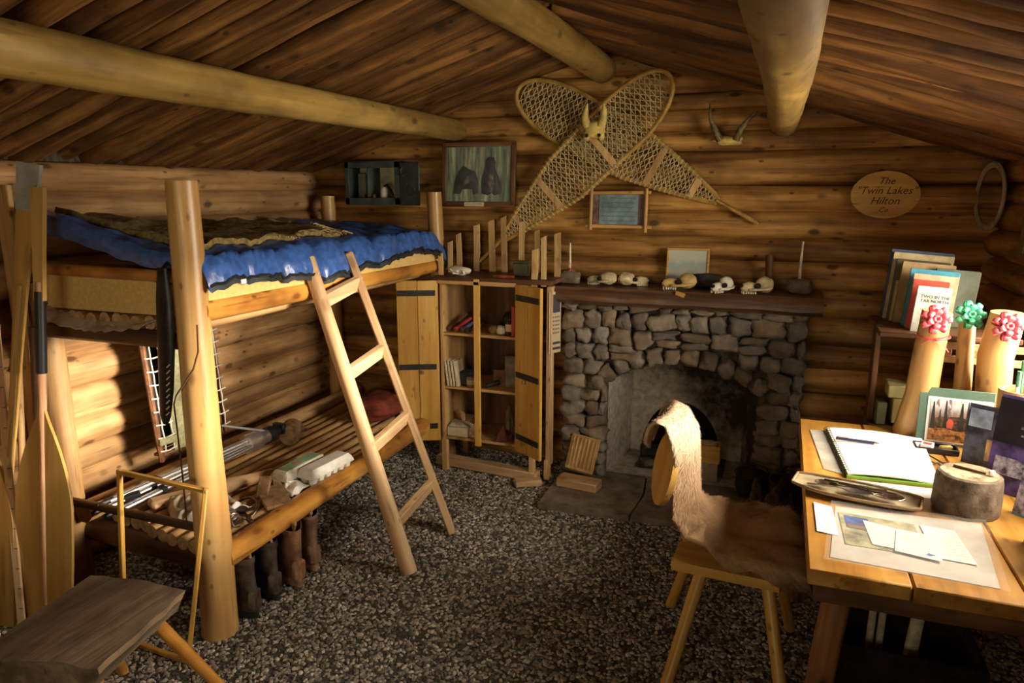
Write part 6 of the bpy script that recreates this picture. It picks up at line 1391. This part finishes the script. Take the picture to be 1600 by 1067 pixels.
# wooden pen cup
cp = thing('pen_cup', 'birch wood pen cup standing on the desk by the window', 'cup', (0.745, 2.62, TZ)); T = TR(0.745, 2.62, TZ)
mb = MB(); mb.lathe([(0.001, 0), (0.060, 0), (0.066, 0.02), (0.064, 0.20), (0.066, 0.262), (0.056, 0.262), (0.054, 0.05), (0.001, 0.045)], 24, T); mb.obj('body', M_strip, cp)
mb = MB(); mb.prism([(0.018*cos(2*pi*i/8)*(1 if i % 2 else 0.5), 0.03*sin(2*pi*i/8)*(1 if i % 2 else 0.5)) for i in range(8)], 0, 0.001, T @ RZ(radians(-55)) @ TR(0, -0.0665, 0.20) @ RX(radians(90))); mb.obj('painted_mark', plain('dark_green_paint', (0.05, 0.10, 0.07), 0.5), cp)
for i, (lab, dx, dy, m, h) in enumerate((('white marker pen nearest the camera in the pen cup', -0.02, -0.03, M_paper, 0.33), ('white capped pen behind the front marker in the pen cup', 0.012, -0.025, M_bonew, 0.345), ('green pencil at the back of the pen cup', 0.0, 0.02, plain('pencil_green', (0.08, 0.30, 0.12), 0.4), 0.35))):
    t = thing('pen', lab, 'pen', (0.745+dx, 2.62+dy, TZ+0.05), 'pens in the birch cup'); mb = MB(); mb.tube([T @ Vector((dx, dy, 0.05)), T @ Vector((dx*1.3, dy*1.3, h*0.85))], 0.006, 8); mb.obj('barrel', m, t); mb = MB(); mb.tube([T @ Vector((dx*1.3, dy*1.3, h*0.85)), T @ Vector((dx*1.36, dy*1.36, h))], 0.0068, 8); mb.obj('cap', plain('cap_green', (0.10, 0.34, 0.16), 0.4), t)

# ================================================================== log rack with books behind the desk
rk = thing('log_book_rack', 'book rack of three knotty log posts standing at the far end of the desk', 'book rack', (0.62, 2.95, 0))
log('post', (0.488, 2.885, TZ+0.002), (0.530, 2.855, 1.205), 0.056, 0.047, M_post, rk, n=18, wob=0.08, bend=0.02, seed=61, endmat=M_end)
log('post', (0.632, 2.965, 0.0), (0.648, 2.950, 1.165), 0.034, 0.028, M_post, rk, n=14, wob=0.06, bend=0.02, seed=62, endmat=M_end)
log('post', (0.722, 2.885, TZ+0.002), (0.735, 2.86, 1.212), 0.056, 0.054, M_post, rk, n=18, wob=0.07, bend=0.02, seed=63, endmat=M_end)
for z in (1.062, 1.012): mb = MB(); mb.bar((0.50, 2.995, z), (0.84, 2.995, z-0.004), 0.018, 0.026, 0.003); mb.obj('rail', M_lad('X'), rk)
for x in (0.595, 0.69): mb = MB(); mb.box((x, 2.995, 1.037), (0.036, 0.02, 0.028), 0.003); mb.obj('spacer_block', plain('orange_block', (0.48, 0.22, 0.08), 0.5, var=0.15), rk)
part('shelf_board', (0.60, 3.19, 1.088), (0.46, 0.40, 0.02), M_dkw('X'), rk); part('shelf_board', (0.60, 3.17, 0.70), (0.46, 0.34, 0.02), M_dkw('X'), rk)
for x in (0.385, 0.845): part('side_board', (x, 3.18, 0.55), (0.022, 0.09, 1.10), M_dkw('Z'), rk)
# books, faces to the room, tallest at the back
SZ = 1.099
bks = [('tall navy blue book at the back of the row of books', 3.345, 0.408, 0.225, 0.285, 0.016, (0.04, 0.07, 0.16)), ('tall cream book second from the back of the row', 3.318, 0.414, 0.215, 0.275, 0.020, (0.42, 0.34, 0.18)), ('dark brown book in the middle of the row of books', 3.288, 0.425, 0.19, 0.250, 0.022, (0.085, 0.06, 0.035)),
       ('short pale yellow booklet between the dark brown and tan books', 3.262, 0.432, 0.12, 0.165, 0.012, (0.52, 0.43, 0.20)), ('tan book with a wood coloured spine in the row', 3.228, 0.440, 0.185, 0.245, 0.026, (0.36, 0.24, 0.10)), ('dull grey green book at the right of the row', 3.195, 0.555, 0.15, 0.225, 0.020, (0.10, 0.12, 0.09)), ('bright turquoise book near the front of the row', 3.160, 0.462, 0.165, 0.225, 0.022, (0.05, 0.26, 0.38)),
       ('pinkish tan book just behind the white book', 3.125, 0.470, 0.150, 0.210, 0.016, (0.50, 0.36, 0.23)), ('thin red book beside the white book', 3.098, 0.468, 0.12, 0.190, 0.012, (0.42, 0.05, 0.03))]
def book(label, y, x0, w, h, th, col, mat=None):
    t = thing('book', label, 'book', (x0, y, SZ), 'books in the rack behind the desk'); T = TR(x0, y, SZ) @ RY(radians(4)) @ RZ(radians(random.uniform(-3, 1)))
    m = mat or plain('book_cover_'+''.join('%02d' % int(c*100) for c in col), col, 0.5, var=0.12, scale=18)
    mb = MB(); mb.box((w/2+0.003, th/2, h/2), (w-0.004, th-0.004, h-0.006)); mb.obj('pages', M_cream, t, M=T)
    mb = MB(); mb.box((w/2, 0.0012, h/2), (w, 0.0024, h)); cv = mb.obj('front_cover', m, t, M=T)
    mb = MB(); mb.box((w/2, th-0.0012, h/2), (w, 0.0024, h)); mb.obj('back_cover', m, t, M=T)
    mb = MB(); mb.box((0.0012, th/2, h/2), (0.0028, th, h), 0.001); mb.obj('spine', m, t, M=T)
    return t, T, cv
for b_ in bks: book(*b_)
t, T, cv = book('white book with black lettering at the front of the row', 3.045, 0.478, 0.112, 0.172, 0.016, (0.60, 0.58, 0.50))
for tx, z, s in (('TWO IN THE', 0.135, 0.0165), ('FAR NORTH', 0.119, 0.0165)): textmesh('cover_lettering', tx, s, T @ TR(0.062, -0.0005, z) @ RX(radians(90)), M_ink, cv, ext=0.0004)
mb = MB(); mb.prism([(0.035, 0.03), (0.085, 0.03), (0.09, 0.07), (0.075, 0.105), (0.05, 0.10), (0.04, 0.07)], 0, 0.0006, TR(0, -0.0004, 0) @ RX(radians(90))); mb.obj('cover_figure', M_ink, cv, M=T)
for i, (lab, c, s, col) in enumerate((('cream cardboard box on the lower rack shelf', (0.475, 3.12, 0.865), (0.09, 0.12, 0.05), (0.46, 0.40, 0.17)), ('yellowish box under the cream box on the lower rack shelf', (0.49, 3.12, 0.775), (0.08, 0.12, 0.10), (0.34, 0.25, 0.08)), ('dull green tin at the left of the lower rack shelf', (0.415, 3.13, 0.855), (0.035, 0.12, 0.09), (0.14, 0.15, 0.07)), ('brown box at the back of the lower rack shelf', (0.56, 3.16, 0.83), (0.09, 0.15, 0.24), (0.17, 0.10, 0.045)))):
    if i == 0: c = (c[0], c[1], 0.852)
    if i == 2: c = (c[0], c[1], 0.757)
    mb = MB(); mb.box(c, s, 0.003); tag(mb.obj('storage_box', plain('storage_box_%d' % i, col, 0.7, var=0.1)), lab, 'box', 'boxes on the lower rack shelf')
# gift bows
def bow(label, c, r, mat, face=-1):
    t = thing('gift_bow', label, 'bow', c, 'gift bows on the log posts'); rr = random.Random(label)
    Mb = TR(*c) @ RZ(radians(8)) @ RX(radians(72))
    for ring, (nn, rad, tilt, ph) in enumerate(((7, 1.0, 0.18, 0), (6, 0.80, 0.62, 0.4), (4, 0.5, 1.1, 0.2))):
        for k in range(nn):
            a = 2*pi*k/nn+ph; R = r*rad
            def loop(u, v):
                s = u*2; w = 0.30*r*(1-0.55*sin(pi*u)**4) if True else 0
                x = R*(sin(pi*u))**0.85; z = R*0.42*sin(2*pi*u)*0.55+0.0
                return (x, (v-0.5)*2*w*(0.55+0.45*sin(pi*u)), z)
            Ml = Mb @ RZ(a) @ RY(-tilt)
            mb = MB(); mb.grid(loop, 14, 3, 0.0008); mb.obj('ribbon_loop', mat, t, M=Ml, sharp=0)
    mb = MB(); mb.blob((0, 0, 0.004), (0.25*r, 0.25*r, 0.18*r), 0.1, 1, 5, 0.0); mb.obj('knot', mat, t, M=Mb, sharp=0)
M_rb = plain('pink_red_ribbon', (0.72, 0.10, 0.13), 0.3, var=0.05, spec=0.6); M_gb = plain('green_ribbon', (0.06, 0.42, 0.22), 0.3, var=0.05, spec=0.6); M_rb2 = plain('dark_red_ribbon', (0.50, 0.07, 0.09), 0.3, var=0.05, spec=0.6)
bow('pinkish red gift bow on the left log post of the rack', (0.512, 2.792, 1.185), 0.052, M_rb)
bow('green gift bow on the middle log post of the rack', (0.637, 2.908, 1.190), 0.052, M_gb)
bow('dark red gift bow on the right log post of the rack', (0.722, 2.788, 1.175), 0.052, M_rb2)
rbn = thing('red_ribbon', 'narrow red ribbon tied around the left log post', 'ribbon', (0.52, 2.85, 1.11))
mb = MB(); mb.tube([(0.5215+0.0535*cos(a), 2.861+0.0535*sin(a), 1.118+0.004*sin(a)) for a in [2*pi*i/24 for i in range(25)]], 0.0035, 6, cap=False); mb.obj('band', M_rb, rbn)
for k, (dx, dz) in enumerate(((0.045, -0.045), (-0.04, -0.02), (0.04, 0.012))): mb = MB(); mb.tube([(0.52, 2.803, 1.118), (0.52+dx*0.5, 2.80, 1.118+dz*0.3), (0.52+dx, 2.806, 1.118+dz)], 0.0045, 6, flat=0.4); mb.obj('ribbon_end', M_rb, rbn)
# card on the right wall at the picture edge
mb = MB(); mb.box((0.892, 3.40, 1.45), (0.008, 0.06, 0.15), 0.002); tag(mb.obj('wall_card', plain('blue_orange_card', (0.20, 0.16, 0.08), 0.5, var=0.3, col2=(0.03, 0.06, 0.10))), 'small dark card on the right wall at the picture edge', 'card')

# ================================================================== chair with a hide
chr_ = thing('plank_chair', 'plank seated wooden chair with oval back pulled up to the desk', 'chair', (-0.09, 2.38, 0))
def seatp(): return [(-0.262, 2.185), (0.068, 2.160), (0.105, 2.30), (0.105, 2.60), (-0.235, 2.615)]
mb = MB(); mb.prism(seatp(), 0.418, 0.45); mb.obj('seat', M_yel('X'), chr_, sharp=30)
for p, q in (((-0.165, 2.27, 0.42), (-0.265, 2.03, 0)), ((0.030, 2.25, 0.42), (0.118, 2.06, 0)), ((-0.20, 2.55, 0.42), (-0.315, 2.67, 0)), ((0.05, 2.53, 0.42), (0.13, 2.66, 0))):
    log('leg', q, p, 0.019, 0.021, M_yel(), chr_, n=12, wob=0.05)
nb_ = Vector((-0.93, -0.36, 0.20)).normalized(); zc = Vector((0.0, 0.0, 1.0)); xb = zc.cross(nb_).normalized(); yb = nb_.cross(xb)
Mbk = Matrix.Translation((-0.318, 2.36, 0.690)) @ Matrix((xb, yb, nb_)).transposed().to_4x4()
mb = MB(); mb.prism([(0.115*cos(2*pi*i/32), 0.125*sin(2*pi*i/32)) for i in range(32)], -0.010, 0.010); mb.obj('backrest', wood('oval_back_wood', (0.50, 0.27, 0.055), (0.60, 0.34, 0.08), (0.68, 0.42, 0.12), 'Y', patch=0.1, knots=0.1, rough=0.4, bmp=0.08), chr_, M=Mbk, sharp=30)
for p, q in (((-0.238, 2.345, 0.45), (-0.272, 2.335, 0.66)), ((-0.218, 2.465, 0.45), (-0.255, 2.45, 0.66))): mb = MB(); mb.bar(p, q, 0.034, 0.018, 0.003); mb.obj('back_support', M_yel(), chr_)
# the hide: a sheet that runs from behind the back over its top, down the front and across the seat
hd_ = thing('fur_hide', 'brown animal hide with painted light on top draped over the chair back and seat', 'hide', (-0.1, 2.38, 0.45))
prof = [(-0.375, 0.785), (-0.362, 0.825), (-0.338, 0.878), (-0.300, 0.905), (-0.255, 0.885), (-0.222, 0.83), (-0.208, 0.76), (-0.203, 0.68), (-0.205, 0.61), (-0.200, 0.555), (-0.170, 0.515), (-0.12, 0.490), (-0.05, 0.476), (0.03, 0.474), (0.09, 0.472), (0.135, 0.462), (0.16, 0.425), (0.168, 0.385)]
wlo = [0.05, 0.10, 0.125, 0.14, 0.14, 0.135, 0.125, 0.115, 0.115, 0.14, 0.19, 0.225, 0.24, 0.245, 0.245, 0.235, 0.21, 0.15]
whi = [0.03, 0.07, 0.10, 0.11, 0.11, 0.11, 0.105, 0.10, 0.10, 0.14, 0.19, 0.22, 0.24, 0.25, 0.25, 0.24, 0.22, 0.16]
def lerpl(L_, t): 
    t = max(0, min(len(L_)-1.0001, t)); i = int(t); f = t-i; a, b = L_[i], L_[i+1]
    return a+(b-a)*f if not isinstance(a, tuple) else tuple(p+(q-p)*f for p, q in zip(a, b))
def hide(u, v):
    t = u*(len(prof)-1); x, z = lerpl(prof, t); w0 = lerpl(wlo, t); w1 = lerpl(whi, t)
    rag = 1+0.16*noise.noise(Vector((u*13, 1 if v < .5 else 5, 0)))
    k = (v-0.5)*2; yc = 2.385
    y = yc+(k*w1 if k > 0 else k*w0)*rag
    seat = max(0, min(1, (t-9)/3))
    # over the near and far seat edges the hide droops; across the back it wraps around
    ed = 2.19
    if seat > 0 and y < ed: z -= (ed-y)*0.9*seat; y = ed-(ed-y)*0.45-0.012*seat
    if t < 10: x -= (0.115 if k < 0 else 0.05)*k*k*(1-t/20)*min(1, t/7); y -= 0.14*(x+0.25)*0; z -= 0.03*k*k*(1-min(1, t/9))
    z += 0.014*noise.noise(Vector((x*9, y*9, 2)))*seat+0.026*seat*max(0, sin((y-2.15)*14))*0.5
    x += 0.010*noise.noise(Vector((z*11, y*9, 5)))
    return Vector((x, y, z+0.012))
def hidecol():
    m, nt, b = newmat('hide_fur'); v = coords(nt, (1, 1, 1), False); sp = nt.nodes.new('ShaderNodeSeparateXYZ'); nt.links.new(v, sp.inputs[0])
    n = noisetex(nt, v, 9, 4, 0.6); n2 = noisetex(nt, v, 70, 3, 0.6)
    h = mth(nt, 'ADD', mth(nt, 'MULTIPLY', sp.outputs[2], 1.7), mth(nt, 'MULTIPLY', mth(nt, 'SUBTRACT', n, 0.5), 0.55))
    c = ramp(nt, h, [(0.72, (0.20, 0.115, 0.055)), (0.84, (0.50, 0.32, 0.16)), (1.0, (0.34, 0.20, 0.10))])
    c2 = ramp(nt, mth(nt, 'SUBTRACT', h, 0.9), [(0.14, (0, 0, 0)), (0.52, (1, 1, 1))])  # sunlight on the chair back put into the colour: paler with height
    c = mixc(nt, c2, c, (0.62, 0.48, 0.34, 1)); c = mixc(nt, mth(nt, 'MULTIPLY', n2, 0.35), c, (0.10, 0.055, 0.03, 1))
    nt.links.new(c, b.inputs['Base Color']); b.inputs['Roughness'].default_value = 0.8; bump(nt, b, n2, 0.5, 0.004); return m
M_fur = hidecol()
mb = MB(); mb.grid(hide, 70, 34, 0.010); mb.obj('skin', M_fur, hd_, sharp=0)
mb = MB(); rr = random.Random(3)
for k in range(26000):
    u, v = rr.random(), rr.random(); p = hide(u, v); e = 0.012
    du = hide(min(1, u+e), v)-hide(max(0, u-e), v); dv = hide(u, min(1, v+e))-hide(u, max(0, v-e)); nrm = du.cross(dv)
    if nrm.length < 1e-9: continue
    nrm.normalize(); fl_ = (du.normalized()*0.8+dv.normalized()*(v-0.5)*1.2+Vector((rr.uniform(-.4, .4), rr.uniform(-.4, .4), rr.uniform(-.3, .1)))).normalized()
    L_ = (0.010 if u < 0.5 else 0.019)*rr.uniform(0.6, 1.4); d = fl_*L_+nrm*L_*0.38; sx = d.cross(nrm).normalized()*0.0009
    mb.v += [tuple(p-sx), tuple(p+sx), tuple(p+d)]; b0 = len(mb.v)-3; mb.f.append((b0, b0+1, b0+2)); mb.mi.append(0)
o = mb.obj('fur', M_fur, hd_, sharp=0); o['kind'] = 'stuff'
